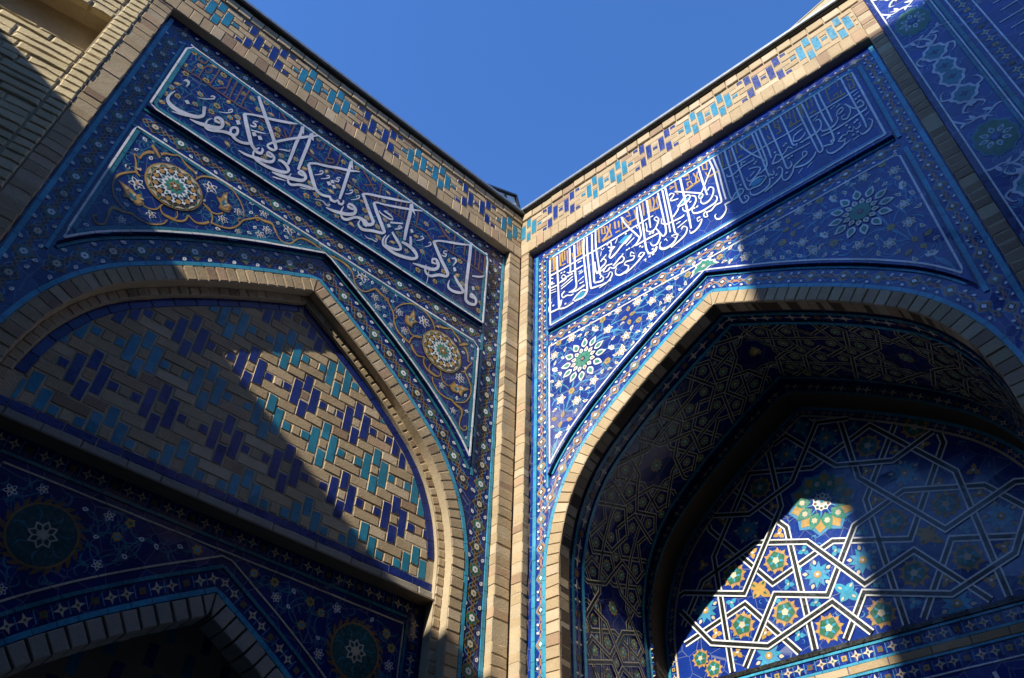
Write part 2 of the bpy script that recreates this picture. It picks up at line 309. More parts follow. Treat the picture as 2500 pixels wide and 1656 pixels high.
L_WHITE = """29806 63576 19 15 29933 62995 57 18 29920 62411 78 -96 29611 62060 29 -204 29048 62014 -4 -210 28415 62225 -24 -194 27920 62582 -49 -160 27682 63045 -99 -43 27765 63547 -98 81 27865 63941 -96 95
29721 64984 -12 -22 29599 65240 -19 -118 29402 65198 47 -133 29370 64945 54 -7 29393 64624 13 2
29344 61572 -4 -37 28915 61769 -8 -67 28481 61968 -2 -22
28448 64366 -5 -22 28076 64681 -11 -44 27769 65059 -16 -47 27606 65309 -40 -48 27611 65497 -19 80 27780 65434 18 56 27816 65243 29 16
28242 61934 -2 -46 27750 62060 -11 -144 27263 62308 -23 -188 26780 62592 -34 -182 26439 62937 -71 -130 26374 63330 -110 57 26519 63715 -65 180 26780 63781 10 153 26946 63542 79 39 26872 63305 23 -143 26555 63397 -3 -105
27120 63338 14 18 27297 62902 40 26 27308 62527 60 -24 27240 62155 45 -90 27035 62078 -4 -124 26687 62295 -25 -122 26198 62758 -26 -139 25789 62994 -13 -165 25446 63108 -48 -145 25334 63553 -87 20 25446 63932 -48 133 25650 63884 29 115 25782 63596 79 16 25740 63186 63 -93 25507 62950 31 -132 25153 62849 9 -146 24754 62974 -15 -139 24359 63318 -30 -147
26941 64388 -4 -23 26573 64684 -11 -44 26342 65005 -23 -47 26232 65280 -45 -4 26306 65434 1 77 26437 65228 26 29 26455 65015 27 2
25487 65876 92 -157 25050 64948 101 -171 24598 64058 100 -171 24294 63480 84 -166 24049 63205 47 -154 23658 62999 19 -165 23424 63161 -69 -91 23414 63532 -69 55 23515 63695 -21 40
25518 65790 -28 -112 25128 66204 -16 -87 24417 66747 -15 -126 23668 67229 -16 -145 22921 67799 -18 -146 22364 68243 -17 -129 21927 68616 -7 -52
25150 68645 63 -136 24665 67853 80 -172 24046 66886 83 -178 23352 65835 86 -171 22816 64918 88 -153 22656 64534 102 -53 22775 64222 21 132 23131 64158 -24 127 23242 64358 -70 -8 23034 64865 -49 -78 22631 65545 -48 -104 21947 66590 -42 -106 21329 67443 -45 -126 20386 68746 -28 -89 20182 68974 -7 -32
24459 65965 7 58 24674 65812 19 45 24719 65568 33 -59 24549 65572 31 -107 24467 65380 50 34 24660 65159 9 82 24828 65155 -4 52
24643 64705 -5 -49 24208 64964 -8 -73 23678 65325 -4 -33
22443 64719 -5 -40 22026 65030 -7 -65 21743 65195 -16 -37 21813 65354 -13 19
24793 62017 2 -48 24346 62059 1 -119 23903 62224 -8 -141 23421 62471 -11 -165 22826 62744 -21 -152 22527 63102 -76 -76 22522 63510 -81 103 22749 63720 -25 126 23050 63670 34 100 23027 63379 39 -136 22674 63439 6 -109
23666 63549 31 30 23888 62949 58 12 23836 62471 56 -71 23634 62245 30 -134 23179 62198 13 -154 22589 62287 3 -161 21975 62525 -10 -166 21487 62849 -41 -143 21303 63259 -95 81 21632 63634 -51 163 21997 63703 -15 154 22229 63595 3 82
21543 68702 78 -56 21467 67883 115 -53 21514 66459 118 -44 21499 64962 111 -44 21503 63814 84 -31
20743 68648 96 -56 20690 67364 121 -58 20708 65900 119 -47 20714 64681 112 -45 20713 63953 86 -34
22456 64677 -5 -40 22039 64988 -10 -72 21742 65215 -20 -43 21742 65449 -13 5
22303 62058 0 -48 21786 62238 -4 -160 21225 62501 -11 -182 20617 62850 -19 -179 20174 63204 -57 -134 20044 63647 -111 72 20244 63982 -54 157 20545 63991 19 133 20619 63690 52 -124 20231 63681 17 -112
21069 63142 24 0 21147 62535 64 -28 21041 62120 51 -106 20773 62084 -12 -131 20260 62592 -18 -129 19686 62898 -5 -154 19256 63101 -19 -147 19126 63316 -31 -53
22141 61663 -3 -54 21741 61851 -4 -70 21236 62098 -2 -32
20183 65235 86 -134 19826 64499 102 -161 19390 63676 99 -164 19109 63245 67 -156 18698 63031 26 -146 18250 63200 -1 -133 17981 63370 30 -157 17816 63178 41 -155 17521 63239 -17 -132 17338 63545 9 -147 17172 63350 36 -149 16949 63474 -58 -83 16898 63831 -55 36 16981 63929 -16 31
20192 65272 -27 -112 19699 65787 -14 -107 18880 66308 -11 -137 18057 66921 -10 -140 17141 67527 -10 -133 16574 68011 -8 -88 16325 68178 -1 -37
19504 64553 -9 -28 19240 64867 -18 -44 19015 65234 -41 -23 19040 65486 -25 80 19225 65343 25 34 19191 65193 25 -26
18997 64610 -7 -30 18694 64914 -14 -41 18439 65309 -45 -27 18506 65472 -6 73 18677 65254 14 40
17597 66111 6 50 17842 65911 15 41 17922 65690 28 -57 17714 65759 32 -88 17700 65542 33 44 17917 65371 -1 62 18046 65381 -7 37
17195 68449 115 -68 17179 67391 125 -67 17191 65863 122 -59 17213 64738 115 -51 17240 63816 87 -36
16946 64735 -6 -30 16679 64993 -20 -43 16448 65446 -46 -11 16514 65613 -8 74 16695 65389 14 41
16395 64542 -8 -28 16078 64889 -16 -38 15835 65304 -45 -16 15880 65536 -16 75 16064 65313 22 16 16034 65159 22 -21
18959 62138 -2 -15 18600 62395 -1 -32 18321 62488 10 -51 18107 62346 14 -59 17875 62393 -9 -60 17798 62595 -25 42 17965 62523 0 41
18019 62087 4 -50 17471 62214 5 -141 16802 62534 -7 -185 16255 62908 -30 -171 15897 63325 -93 -85 15855 63758 -121 132 16106 64055 -50 160 16438 63965 38 113 16465 63630 57 -142 16032 63682 18 -116
16789 63369 21 -3 16862 62822 65 -30 16797 62366 67 -83 16593 62127 33 -145 16257 62305 -37 -127 15770 63006 -32 -117 15316 63291 20 -176 14917 63218 75 -265 14648 63157 -1 -209 14299 63558 -104 -52 14318 64024 -128 81
15647 66038 80 -132 15262 65394 95 -153 14738 64527 100 -158 14277 63797 95 -149
15668 65972 -16 -105 15126 66450 -8 -122 14152 67059 -3 -145 13156 67728 -2 -148 12255 68298 -1 -123 11535 68788 -1 -95
14618 65867 85 -128 14312 65284 103 -160 13847 64540 107 -168 13387 63804 109 -164 13242 63539 117 -49 13424 63249 14 143 14198 62825 6 155 14881 62349 -4 159 15201 62362 -56 142 15379 62629 -71 58 15315 63118 -28 6
14618 65867 -17 -94 14272 66194 -6 -95 14019 66295 1 -91 13149 66834 -2 -127 12133 67503 -3 -137 11092 68234 -3 -102 10360 68770 -1 -38
11472 68604 130 -96 11432 67585 148 -95 11469 66148 145 -83 11492 65128 137 -83 11472 64079 105 -66
14062 65380 24 -64 13769 65242 21 -76 13162 65254 18 -113 12787 65460 -34 -53 12892 65683 -30 74 13314 65753 -28 106 13619 65746 -65 60 13354 65992 -7 -40
12943 64957 -8 -100 12363 65389 -9 -100 11871 65787 -8 -75
20184 62329 -3 -31 19827 62550 -4 -47 19417 62820 -2 -24
12458 64568 -9 -37 12074 64953 -27 -62 11917 65273 -61 54 12124 65269 4 59 12226 65043 23 -43 11959 65100 8 -47
13061 63334 28 -2 13208 62647 76 -38 13091 62155 64 -118 12615 62054 44 -158 12020 62051 31 -176 11258 62308 12 -180 10504 62722 -19 -162 10187 63155 -121 23 10344 63540 -102 176 10793 63769 -74 204 11278 63791 -44 187 11676 63711 -20 110
12800 63563 22 0 12979 62846 70 -28 12891 62326 52 -96 12466 62349 19 -132 11968 62559 -9 -136 11654 62910 -99 15 11820 63327 -89 140 12214 63681 -80 151 12615 64075 -53 101
11031 64932 73 -71 10914 64367 111 -96 10865 63795 87 -65
14682 61872 6 -17 14444 61787 8 -43 14087 61929 5 -51 13713 61999 -6 -53 13662 62255 -31 39 13821 62243 -11 53
10469 64928 -5 -22 10159 65241 -20 -43 9866 65720 -55 5 10022 65812 -8 76 10171 65591 14 22
9647 64875 -7 -29 9363 65162 -19 -35 9128 65587 -56 9 9224 65776 -19 79 9377 65554 17 27
8944 66154 97 -143 8536 65504 114 -166 8004 64699 118 -175 7411 63956 120 -171 7225 63586 140 -112 7333 63243 25 133 8009 62877 14 150 8703 62199 4 147 9117 62163 -67 140 9302 62518 -75 65 9268 63055 -32 16
8906 66141 -33 -135 8381 66685 -8 -104 7405 67341 2 -131 6324 68033 2 -133 5517 68628 -1 -66
10439 62268 4 -43 9920 62481 14 -132 9259 62722 18 -185 8597 63044 -17 -182 8227 63514 -114 -32 8213 64002 -127 133 8467 64318 -61 163 8765 64115 72 43 8753 63733 64 -137 8344 63895 12 -92
5341 68875 148 -110 5323 67282 153 -106 5356 65431 150 -98 5375 63921 148 -100 5317 62769 139 -101 5261 62141 125 -148 4915 61984 57 -186 4416 62230 -49 -107 4268 62717 -128 96 4483 63062 -87 144 4828 63141 -9 132 4878 62849 81 -133 4467 62862 33 -96
7537 66121 6 58 7843 65863 27 34 7853 65628 46 -83 7598 65661 66 -107 7643 65399 36 52 7884 65244 -15 78 8036 65295 -16 39
7033 65591 -14 -60 6761 65861 30 -130 6592 65683 105 -77 6732 65210 49 0 6849 64893 24 3
6600 63910 69 -101 6263 63486 99 -155 5783 63090 112 -170 5608 62801 136 -54 5871 62474 9 144 6495 62165 -34 164 6965 62179 -75 141 7073 62515 -80 53 6990 63087 -33 13
4880 65231 1 -81 4256 65636 -5 -104 3779 66059 -28 -64 3680 66319 -32 -2
8944 62722 26 -15 8952 61960 32 -18 8981 61113 25 -13"""
L_POLY = """29069 63272 28892 63508 28675 63287 28846 63061
25786 64615 25590 64890 25394 64598 25559 64314
24530 64506 24327 64782 24141 64523 24341 64235
24098 64572 23903 64790 23691 64495 23928 64268
21626 68404 21425 68991 21220 67962 21457 68094
20865 68360 20631 68926 20398 67982 20671 68076
18543 64654 18322 64921 18086 64699 18334 64409
18304 65122 18098 65329 17920 65092 18153 64861
18112 64674 17914 64915 17677 64693 17910 64465
17348 68387 17131 68964 16864 67860 17129 68124
11650 68339 11374 68939 11218 68357 10920 67629 11342 67954
13175 64524 12976 64747 12771 64530 13029 64255
15150 63094 14842 63504 14585 63170 14737 62775 14998 62800
11173 65663 10991 65870 10814 65618 11027 65385
13161 64519 12962 64742 12792 64537 13050 64263
6824 64649 6626 64897 6447 64600 6679 64326
4853 63980 4606 64214 4502 63861 4748 63629"""
L_BROWN = """30313 66201 -1 -42 29032 66325 1 -60 27622 66322 3 -61 25897 66315 3 -62 25318 66469 3 -45 23447 66404 5 -45 22237 66315 6 -46
29624 68656 67 -10 29618 68130 28 -95 29195 68176 -27 -91 29109 68772 -44 -20
29590 66402 -39 -3 29555 67271 -40 -3
29092 66347 -44 3 29083 67486 -44 -6 28985 68036 -30 -63 28706 68199 11 -89 28550 67881 40 8 28775 67376 11 66 28945 67566 -17 55
28186 68681 65 -6 28209 67499 50 -4 28231 66351 41 -59 27830 66460 -12 -63 27233 67216 5 -80 27216 66432 39 19 27398 66305 8 57
27284 68600 70 -26 27242 67614 46 -16 27233 67216 46 -13
26840 68649 66 -14 26844 67606 47 -15 26784 66470 41 -17
26350 68648 62 -14 26359 67501 47 -10 26368 66386 42 -8
25877 68621 62 -9 25914 67545 47 -10 25908 66351 42 -11
23674 68966 21 -72 23058 68468 25 -80 22356 67871 23 -70
22072 68702 68 -23 22096 67569 56 -15 22166 66413 11 83 22698 67082 -27 64
19989 68133 48 -35 19949 67682 28 -81 19608 67856 -38 -35 19546 68720 -49 13
18987 68829 72 -30 19020 67800 55 -28 18984 67350 54 -38
19019 67217 -4 -80 18568 67498 19 -106 18500 67183 43 50 18915 66748 -11 85 19122 67108 -39 69
18157 68624 79 -43 18150 67355 50 -24 18192 66354 44 -17
20769 66405 9 -55 19696 66310 8 -56 18589 66420 5 -56 17152 66939 4 -56
16953 66343 11 -57 15763 66299 12 -57 14293 66314 13 -58 12923 66298 11 -49 11537 66364 11 -49 9709 66610 12 -50
16170 68780 42 -91 15409 67983 43 -90 14725 67216 44 -88
15716 67100 -12 -64 14799 68009 -12 -66
14341 68953 61 -39 14331 67696 54 -32 14351 66259 37 23 14754 66621 -29 63
12739 68660 82 -44 12795 67450 62 -39 12747 66276 55 -38
12313 68680 76 -39 12393 67354 63 -37 12362 66260 56 -38
11840 68644 77 -48 11859 67569 57 -36 11846 66546 50 -33
10766 68780 66 -51 10699 67499 59 -40 10731 66442 45 -26
8862 68862 54 -97 8085 68021 52 -98 7437 67642 49 -101 7761 67832 -5 69 8570 67031 12 63
6963 69010 93 -63 6990 67745 71 -49 6964 66374 63 -45
5923 68759 88 -66 5900 67640 72 -51 5916 66974 65 -42
10748 66408 10 -68 9780 66713 23 -71 9129 66177 25 -70 7516 66275 17 -61 6020 66428 20 -62 3841 66372 23 -63
4806 68659 90 -76 4729 67682 67 -52 4726 66664 66 -46
4334 68769 76 -60 4292 67668 68 -49 4325 66532 59 -39
3757 68584 77 -56 3758 67452 68 -45 3835 66286 52 -31"""
L_FLOW = """30102 68530
30215 66691
29329 67574
28596 68558
29837 65875
28583 66604
27734 67395
29910 64401
30136 63728
30267 62811
29536 63302
30169 61832
28421 63643
28458 64882
27222 64859
26705 66023
27361 63935
26164 64597
25767 65112
26158 63856
25466 67997
26129 67890
24503 68560
23866 67746
24800 67287
24101 65607
23044 66668
25586 61971
22932 66020
27802 68345
20099 68612
20241 66782
21125 64895
22146 64273
23195 63065
20319 64541
19585 63482
18928 62721
19564 62020
18008 64055
17603 65085
16798 65834
17773 68041
18761 65772
18585 62015
16616 68468
15034 68554
13641 68127
16533 66858
16171 65855
13883 66892
15554 65207
15151 64458
14835 63817
17099 62047
15854 62159
13856 63649
13377 64923
12009 64449
13586 62677
9824 67611
7762 68545
11995 64444
10536 65408
11114 63152
9770 64197
9884 61965
7255 65228
6208 66000
7626 63610
8254 61969
6300 64236
5724 63649
4234 64327
13636 62660
12418 63072
3827 62877
3944 61914
3507 67750"""
R_WHITE = """2941 66997 30 -96 3972 66844 32 -95 6501 66793 29 -93 8299 66695 27 -92 10401 66728 25 -91 11965 66693 22 -89 12517 66714 19 -79 13097 66671 15 -69
3810 68930 -77 56 3820 66863 -90 62 3869 65031 -89 58 3909 62768 -94 58 3918 62428 -86 52
6596 69067 -80 64 6502 67161 -93 65 6578 64852 -90 54 6661 63069 -88 55 6602 62522 -74 88 6240 62190 -42 102 5401 62264 -32 103
5265 62439 38 -61 5702 62810 44 -81 6201 62969 26 -94 6609 62685 -3 -73
4172 63266 -70 65 4054 62755 -83 80 3940 62413 -40 -63 4545 62135 26 -93 5328 62189 31 -84
5120 68978 -97 70 5134 67550 -89 63 5114 66009 -70 71 4782 66071 -22 82
5614 68976 -104 78 5595 67203 -95 67 5609 65380 -93 61 5626 63711 -79 87 4940 63590 -70 57 5577 63318 27 -96 6430 63401 35 -95
4926 65877 21 -72 5513 65807 32 -102 6387 65791 26 -81
5359 65562 -31 92 4622 65560 -40 102 4174 65435 -41 91 3799 65346 -32 71
4172 65347 35 -92 4618 65384 45 -89 4697 65595 59 -7 4410 66071 -8 77 4219 65850 -56 18 4545 65437 -22 -41
3629 66819 -24 74 3056 66868 -41 84 3093 66613 -34 -36 3396 66350 -6 -50
3503 65689 -17 80 3126 65822 -35 94 2935 65688 -73 75 3010 65413 9 -67 3798 65258 25 -91
4163 64825 28 -59 4757 65020 28 -59 5349 65214 27 -59
4158 64522 27 -59 4749 64692 27 -59 5338 64869 26 -59
3008 65060 14 -51 3644 64925 14 -50
2969 64779 14 -50 3678 64638 14 -50
3080 64528 -51 50 2965 64086 -67 49 3036 63523 -34 -23 3223 63654 22 -37
3036 63438 -57 55 2923 63005 -81 54 3031 62597 -10 -93 3614 62463 27 -95 4048 62424 25 -76
4515 64056 -44 74 4219 63831 -62 64 4320 63419 -11 -69 4718 63402 16 -84 5072 63159 10 -73 5357 63132 20 -67
5954 63909 20 -68 6167 63887 20 -68 6379 63865 19 -68
5824 64260 22 -48 6114 64357 22 -48 6404 64453 21 -48
5934 65321 24 -60 6226 65374 -47 15 5995 65011 -31 -15 6359 65100 24 -59
5865 66450 21 -51 6050 66494 24 -72 6232 66449 14 -61
6893 69023 -87 64 6870 66880 -92 61 6943 64586 -89 54 6999 62832 -87 44 7091 62599 7 -104 7901 62364 17 -82 8504 62269 15 -64
7411 68993 -85 66 7346 66974 -91 64 7361 65157 -89 58 7362 63165 -86 39 7590 62918 2 -102 8060 62752 39 -111 8210 62981 65 -33 8024 63285 -7 80 7878 63135 -47 76
7794 69262 -85 67 7716 67149 -90 60 7825 65254 -88 49 7911 63708 -85 34 8089 63237 -56 -11
7515 65397 -68 42 7538 64500 -74 37 7645 63901 -31 -57 7992 63907 29 -86 8479 63980 34 -95
8642 65436 -29 56 8056 64993 -41 85 8243 65205 13 -95 8532 64811 -62 7 8440 64443 -54 85 8083 64272 -48 91 7645 63901 -46 80
9139 66587 -53 34 9151 65761 -58 57 8930 65573 43 -96 9367 65864 41 -85
8831 66190 -17 -76 9223 65795 1 -99 9465 65787 -56 63 9133 65506 -50 76 8890 64982 -71 64 9009 64715 29 -106 9507 64953 49 -101 10016 65358 50 -101 10519 65679 47 -103 11093 66034 34 -75
9764 66549 -29 41 9523 66103 -35 49
10357 65360 27 -55 11007 65832 26 -55
10470 65094 24 -56 11243 65464 23 -56
10447 68137 -70 -23 10843 67062 -66 -31 11407 65782 -65 -31 11669 65036 -62 42 11367 64656 -38 81 10888 64504 -18 47
10307 68846 -70 15 10447 68137 -75 16
11784 68921 -78 56 11740 67158 -83 50 11828 65984 -81 43 11824 65268 -71 76 11514 64805 -55 91 11221 64508 3 -80 12201 64438 23 -103 13418 64341 19 -93
11549 66576 -36 5 11619 66245 -30 4
12034 68996 -84 48 12115 66846 -88 51 12111 65484 -87 53 12107 64163 -85 48 12145 63273 -81 12 12399 62655 -10 -93 12793 62773 45 -102 13011 63027 50 -87
11077 63665 34 51 10844 64016 -26 94 10746 63660 -53 -13 11055 63425 -62 -1 10896 63120 -33 101 10318 63299 -28 93 10167 63073 -65 6 10463 62684 -66 17 10299 62303 -49 104 9702 62240 -17 107 9331 62592 52 30 9329 63014 50 -44 9448 63265 23 -29
10150 62081 33 -79 10892 62367 38 -87 11510 62741 45 -93 11933 63096 58 -55 11633 63326 -23 83 11413 63069 -53 12 11714 62840 -7 -70
10141 64381 -33 62 9707 64015 -33 61
9140 63664 41 -80 9497 63914 45 -89 9924 64198 23 -95 10164 63843 -62 23 10005 63534 -40 90 9606 63575 -30 84 9187 63373 -21 93 8870 63691 -16 84 8653 63508 -32 94 8251 63632 64 -20 8555 64097 36 -84 9093 63957 14 -75
8157 66713 -38 5 8272 66260 -11 -45 8491 66363 22 -49
8096 65673 33 -32 8194 66139 33 -33
8406 62841 19 -56 8611 62861 34 -60 8837 63204 22 -65 9018 62903 -58 33 8857 62517 -46 73 8434 62236 -28 63 7956 62159 -20 55 7751 62137 -16 46
12526 63834 -37 -7 12669 63378 -23 -73 13038 63261 38 -96 13343 63706 59 -71 13408 64261 69 -18 13170 64982 51 15
13355 63267 -39 40 13243 62846 -56 10 13503 62393 -6 -87 14049 62302 26 -96 14509 62527 44 -87 14822 63037 47 -72
11794 62361 16 -53 11988 62381 -29 -14 11897 62117 -28 31
12721 68998 -89 57 12730 67465 -87 55 12716 66091 -80 50 12714 65460 -61 37
12381 66368 -43 20 12420 65790 -55 34 12377 65376 -49 -24 12730 65002 11 -93 13133 65119 45 -84 13474 65825 64 -60 13333 66307 17 67 13125 66207 -55 32 13336 65759 -39 -33
13777 69036 -80 45 13818 67658 -79 42 13887 66024 -78 39 13943 64370 -76 46 13847 63839 -65 94 13617 63764 25 73 13373 64395 50 18 13183 64989 42 10
14183 69062 -80 47 14215 67126 -78 44 14245 65272 -76 43 14238 63697 -63 36
14456 69108 -85 48 14503 67343 -84 45 14548 65647 -82 42 14576 64378 -81 40 14605 63400 -72 11 14780 63089 -35 85 14302 63216 -52 65 14598 62642 -61 49 14184 62297 -36 103 13564 62279 -10 103 13229 62621 50 16 13284 63086 38 -43 13427 63229 17 -32
13789 65743 -34 37 13672 65301 -44 -2 14002 64850 -3 -86 14617 64696 14 -92 15357 64609 19 -92 15556 64706 25 -71
14636 67887 27 -78 14845 67987 5 -87 15068 67693 -52 15 14908 67457 -39 80 14690 67273 -50 60 14796 67087 0 -83 15349 66882 6 -76
15808 69093 -89 50 15828 67582 -99 54 15847 65893 -91 47 15877 64347 -90 46 15867 62803 -72 37
15165 67939 -15 -91 15793 67330 -15 -80 17157 65927 -26 -75 17215 65511 -51 58 17017 65415 13 88 16945 65750 39 -54 17315 66152 35 -63 17670 66849 41 -68 18017 67472 40 -70 18191 67785 36 -62 18474 68306 27 -47
15170 66023 35 -79 15600 66384 37 -90 16018 66662 22 -106 16298 66414 -61 8 16116 66023 -41 97 15656 65877 -25 104 15284 65925 -32 92 15116 65616 -44 82 14679 65177 -46 93
16409 66316 -18 -56 16672 65991 -54 -17 16655 65461 -56 70 16343 65014 -39 95 15889 64867 -10 100 15567 65231 37 34 15555 65601 34 -16
17408 69130 -74 35 17428 68505 -79 36 17463 67511 -84 35 17527 66329 -77 28 17587 65362 -60 20
17690 65815 30 -67 17907 66031 6 -83 18152 65673 -54 16 17983 65011 -50 77 17619 64618 -31 96 17199 64629 3 94 17010 64971 46 4 17058 65288 32 -28
18126 64794 -28 -27 18256 64501 -53 37 18063 64054 -34 92 17455 63968 -20 98 16854 63958 -12 107 16347 64213 19 89 16219 64587 50 -21 16319 64855 30 -39
18355 69106 -71 12 18461 68222 -82 19 18512 67482 -82 36 18508 66359 -81 41 18502 64906 -80 39 18498 63849 -67 51 18358 63710 -22 96 18012 63749 -23 87 17614 63484 -26 95 17264 63523 -42 86 17256 63100 -41 73 17035 63200 34 38 17030 63548 39 -49 17236 63720 24 -57
16718 63466 -13 88 16481 63492 -38 67 16489 63143 -18 -61 16789 63149 -49 -10 16602 62709 -45 81 16193 62370 -33 101 15775 62373 13 90 15738 62739 38 -10
18694 69072 -72 24 18755 68133 -76 23 18829 67183 -71 31 18815 65345 -69 33 18829 63734 -57 25
19072 69097 -77 34 19101 67994 -76 31 19142 66888 -70 31 19149 65222 -68 29 19183 63770 -62 22 19215 63308 -50 43 19089 63246 -16 86 18686 63252 -30 82 18697 62985 -51 35 18619 62542 -46 74 18204 62135 -30 99 17876 62242 28 75 17773 62666 47 -29 17912 62803 18 -39
19215 63308 34 -65 19522 63731 29 -72 19963 63949 9 -87 20193 63655 -45 19 19963 63339 -21 75 19201 63234 -15 77
15700 63971 -16 53 14862 63708 -20 62
15119 63326 34 -74 15328 63500 3 -86 15580 63122 -55 21 15385 62602 -47 83 14919 62303 -33 93 14090 62038 -23 69
13675 63203 20 -52 13809 63268 -14 -39 13894 62945 -32 -3
12176 62842 2 -110 12538 62649 14 -106 12856 62658 45 -91 13025 63033 47 -61
14802 64192 11 -46 14991 64210 13 -55 15180 64228 11 -46
19662 69108 -71 34 19673 67442 -70 30 19720 65714 -68 27 19759 63712 -66 20 19871 62495 -55 -18 20111 62286 13 -100 20371 62481 48 -62 20332 62856 31 42 20127 62953 -34 62 20174 62612 -34 0
20231 69034 -70 28 20315 66076 -67 23 20407 63828 -65 8 20590 63315 -27 -69 20809 63290 7 -85 21400 63187 19 -83 21937 63650 44 -18 21409 64053 -3 77 20879 63925 -21 75 20662 63684 -27 60
20609 63125 -40 19 20599 62790 -43 -38 20867 62466 -1 -89 21466 62441 17 -90 21952 62683 36 -77 22136 63291 48 -55
20794 68962 -50 -31 21122 67847 -51 -42 21552 66750 -44 -56 22000 65843 -41 -49 22171 65308 -33 -25
21919 69201 -62 20 21968 67673 -66 20 22031 65998 -65 18 22076 64583 -64 17 22121 63479 -58 14
22198 69110 -67 22 22242 67589 -66 20 22284 66121 -65 23 22264 64945 -57 49 21999 64478 -28 80 21517 64307 -10 43
22533 69160 -72 21 22580 67825 -70 17 22663 66307 -69 20 22653 65205 -44 17
23204 69151 -66 18 23259 67512 -64 16 23312 65936 -63 15 23363 64421 -62 14 23388 63333 -54 -12 23564 63166 13 -91 23777 63399 37 -45 23756 63772 23 -3
19131 67106 9 -76 20413 66917 9 -75 21984 66890 8 -74 23343 66849 7 -73 24225 66796 7 -72 25507 66879 6 -63
19356 66331 -37 14 19365 66045 -20 -73 19749 65871 15 -92 20380 66107 18 -82 20800 66170 11 -73 21203 66154 8 -64 21491 66153 28 -74 21489 66435 25 -10
22571 64559 1 -94 22983 64431 7 -86 23273 64509 10 -77 24088 64519 6 -77 25344 64433 3 -59
23072 65343 -32 64 22820 64950 -32 64 22571 64559 -36 70
23101 65223 -19 -54 23355 64880 0 -68 23663 65032 19 -65 23942 65303 4 -70 24190 64962 -19 -53
24389 65590 33 -44 24555 66074 24 -61 24924 66255 11 -70 25257 66285 5 -53
24389 65590 -6 -75 24773 65382 7 -78 25199 65593 17 -56 25314 65847 15 -25
24747 65041 3 -43 25118 65029 3 -60 25529 64974 7 -68 26152 65155 10 -67
24591 63488 34 -33 24693 63919 22 -69 24923 63779 -33 -36 24854 63493 -22 68 24454 63357 -17 81 24097 63179 -21 88 23858 63059 -43 41 24014 62824 -9 -85 24591 62616 8 -89 25162 62841 23 -83 25466 63239 26 -61
23858 63059 -38 57 23640 62575 -37 72 23295 62215 -21 86 22985 62247 16 70 22900 62582 38 -12 22985 62846 21 -25
22777 63739 16 -65 22960 63830 -14 -66 23091 63441 -47 22 22918 62908 -37 75 22465 62555 -23 88 21528 62216 -15 65
22183 63772 -31 -42 22334 63454 -9 -78 22517 63545 38 -47 22489 63924 24 -3
20954 65470 -1 -69 21528 65197 -10 -63 21733 64820 -47 45 21360 64365 -28 81 20860 64119 -9 78 20634 64415 31 15 20693 64719 19 -18
20901 64615 16 -50 21293 64876 16 -50
19921 65528 -18 -24 20006 65357 6 -54 20149 65497 17 -41
19383 65479 -21 3 19406 65276 -26 3
23951 62112 12 -37 24338 62428 12 -37
24591 62188 10 -38 25018 62462 10 -38
21007 62342 8 -41 21405 62411 7 -41
19828 64709 10 -34 20083 64834 10 -34
28773 69162 -59 11 28762 67946 -58 6 28789 66528 -61 4 28812 64790 -60 2 28839 63661 -59 9 28774 62749 -41 14
27105 69176 -66 17 27098 68068 -65 11 27134 66746 -64 10 27129 65512 -58 14 27113 65154 -31 10
26770 69153 -66 20 26751 67762 -65 16 26756 66296 -64 8 26819 64913 -62 8 26800 63661 -57 25 26690 63240 -32 71 26552 63293 41 39 26607 63503 32 -33
25819 69114 -62 11 25854 67870 -61 12 25875 66389 -65 13 25900 64773 -64 10 25937 63474 -58 16 25871 63012 -40 73 25655 62965 19 77 25584 63298 42 21
25415 69060 -63 15 25437 67735 -62 12 25484 66330 -61 9 25535 64784 -59 8 25572 63664 -54 7 25590 63116 -45 5
24178 69109 -64 11 24248 67641 -63 14 24272 66272 -62 15 24302 65216 -51 -31 24556 65143 -35 -47 24443 64891 -30 48
26165 66268 13 -68 26347 66358 -11 -73 26476 66028 -46 7 26369 65391 -34 64 25972 65065 -16 92 25607 65077 -8 94 25118 65029 -8 68 24833 64953 -5 34
28936 65591 10 -65 29169 65708 -10 -81 29280 65392 -42 -13 29237 65063 -20 84 28892 65075 6 90 28643 65259 29 70 28470 65735 32 41 28296 66219 25 32
28256 66263 -27 -24 28431 65590 -39 -7 28351 65113 -34 57 28039 64710 -15 88 27766 64822 22 59 27746 65123 17 -41 28020 65197 5 -42
27564 65792 18 -62 27841 66057 13 -75 28039 66027 -24 -57 28019 65763 -24 65 27724 65616 -7 68 27525 65645 -23 44 27509 65193 -33 48 27197 64787 -20 87 26763 64696 -3 101 26340 64865 20 80 26292 65192 30 9
26130 64444 1 -58 26769 64324 3 -75 27788 64339 5 -82 28771 64465 5 -82 29228 64513 11 -71 29346 64753 16 -29
25815 67031 4 -72 27091 66989 4 -71 28715 67005 2 -61 29335 67022 1 -44
29082 63488 -21 -37 29263 63112 -41 14 29014 62583 -29 78 28658 62345 -11 92 28379 62376 19 67 28323 62696 20 10
28516 63558 -25 -3 28534 63271 -20 53 28211 63167 10 68 28116 63535 -2 56 27964 63161 -9 71 27734 63403 0 64 27581 63207 -9 63 27350 63270 -4 64 27177 63183 -18 67 26967 62958 -42 -9 27220 62787 -2 -71 27431 62833 6 -55
27336 62668 -25 47 27149 62337 -20 72 26767 62204 -8 86 26322 62216 8 91 26101 62522 33 32 26111 62859 22 -7
26745 63450 -9 81 26530 63403 -37 52 26596 63072 -20 75 26279 63217 5 79 26000 63322 4 80
28946 66542 5 -43 29339 66673 5 -43
27358 66594 8 -43 27718 66773 7 -43
27680 66428 5 -43 28019 66531 5 -43
26057 66480 10 -42 26502 66765 10 -42
27776 62304 4 -39 28191 62397 4 -39
27187 62298 6 -38 27624 62460 6 -38
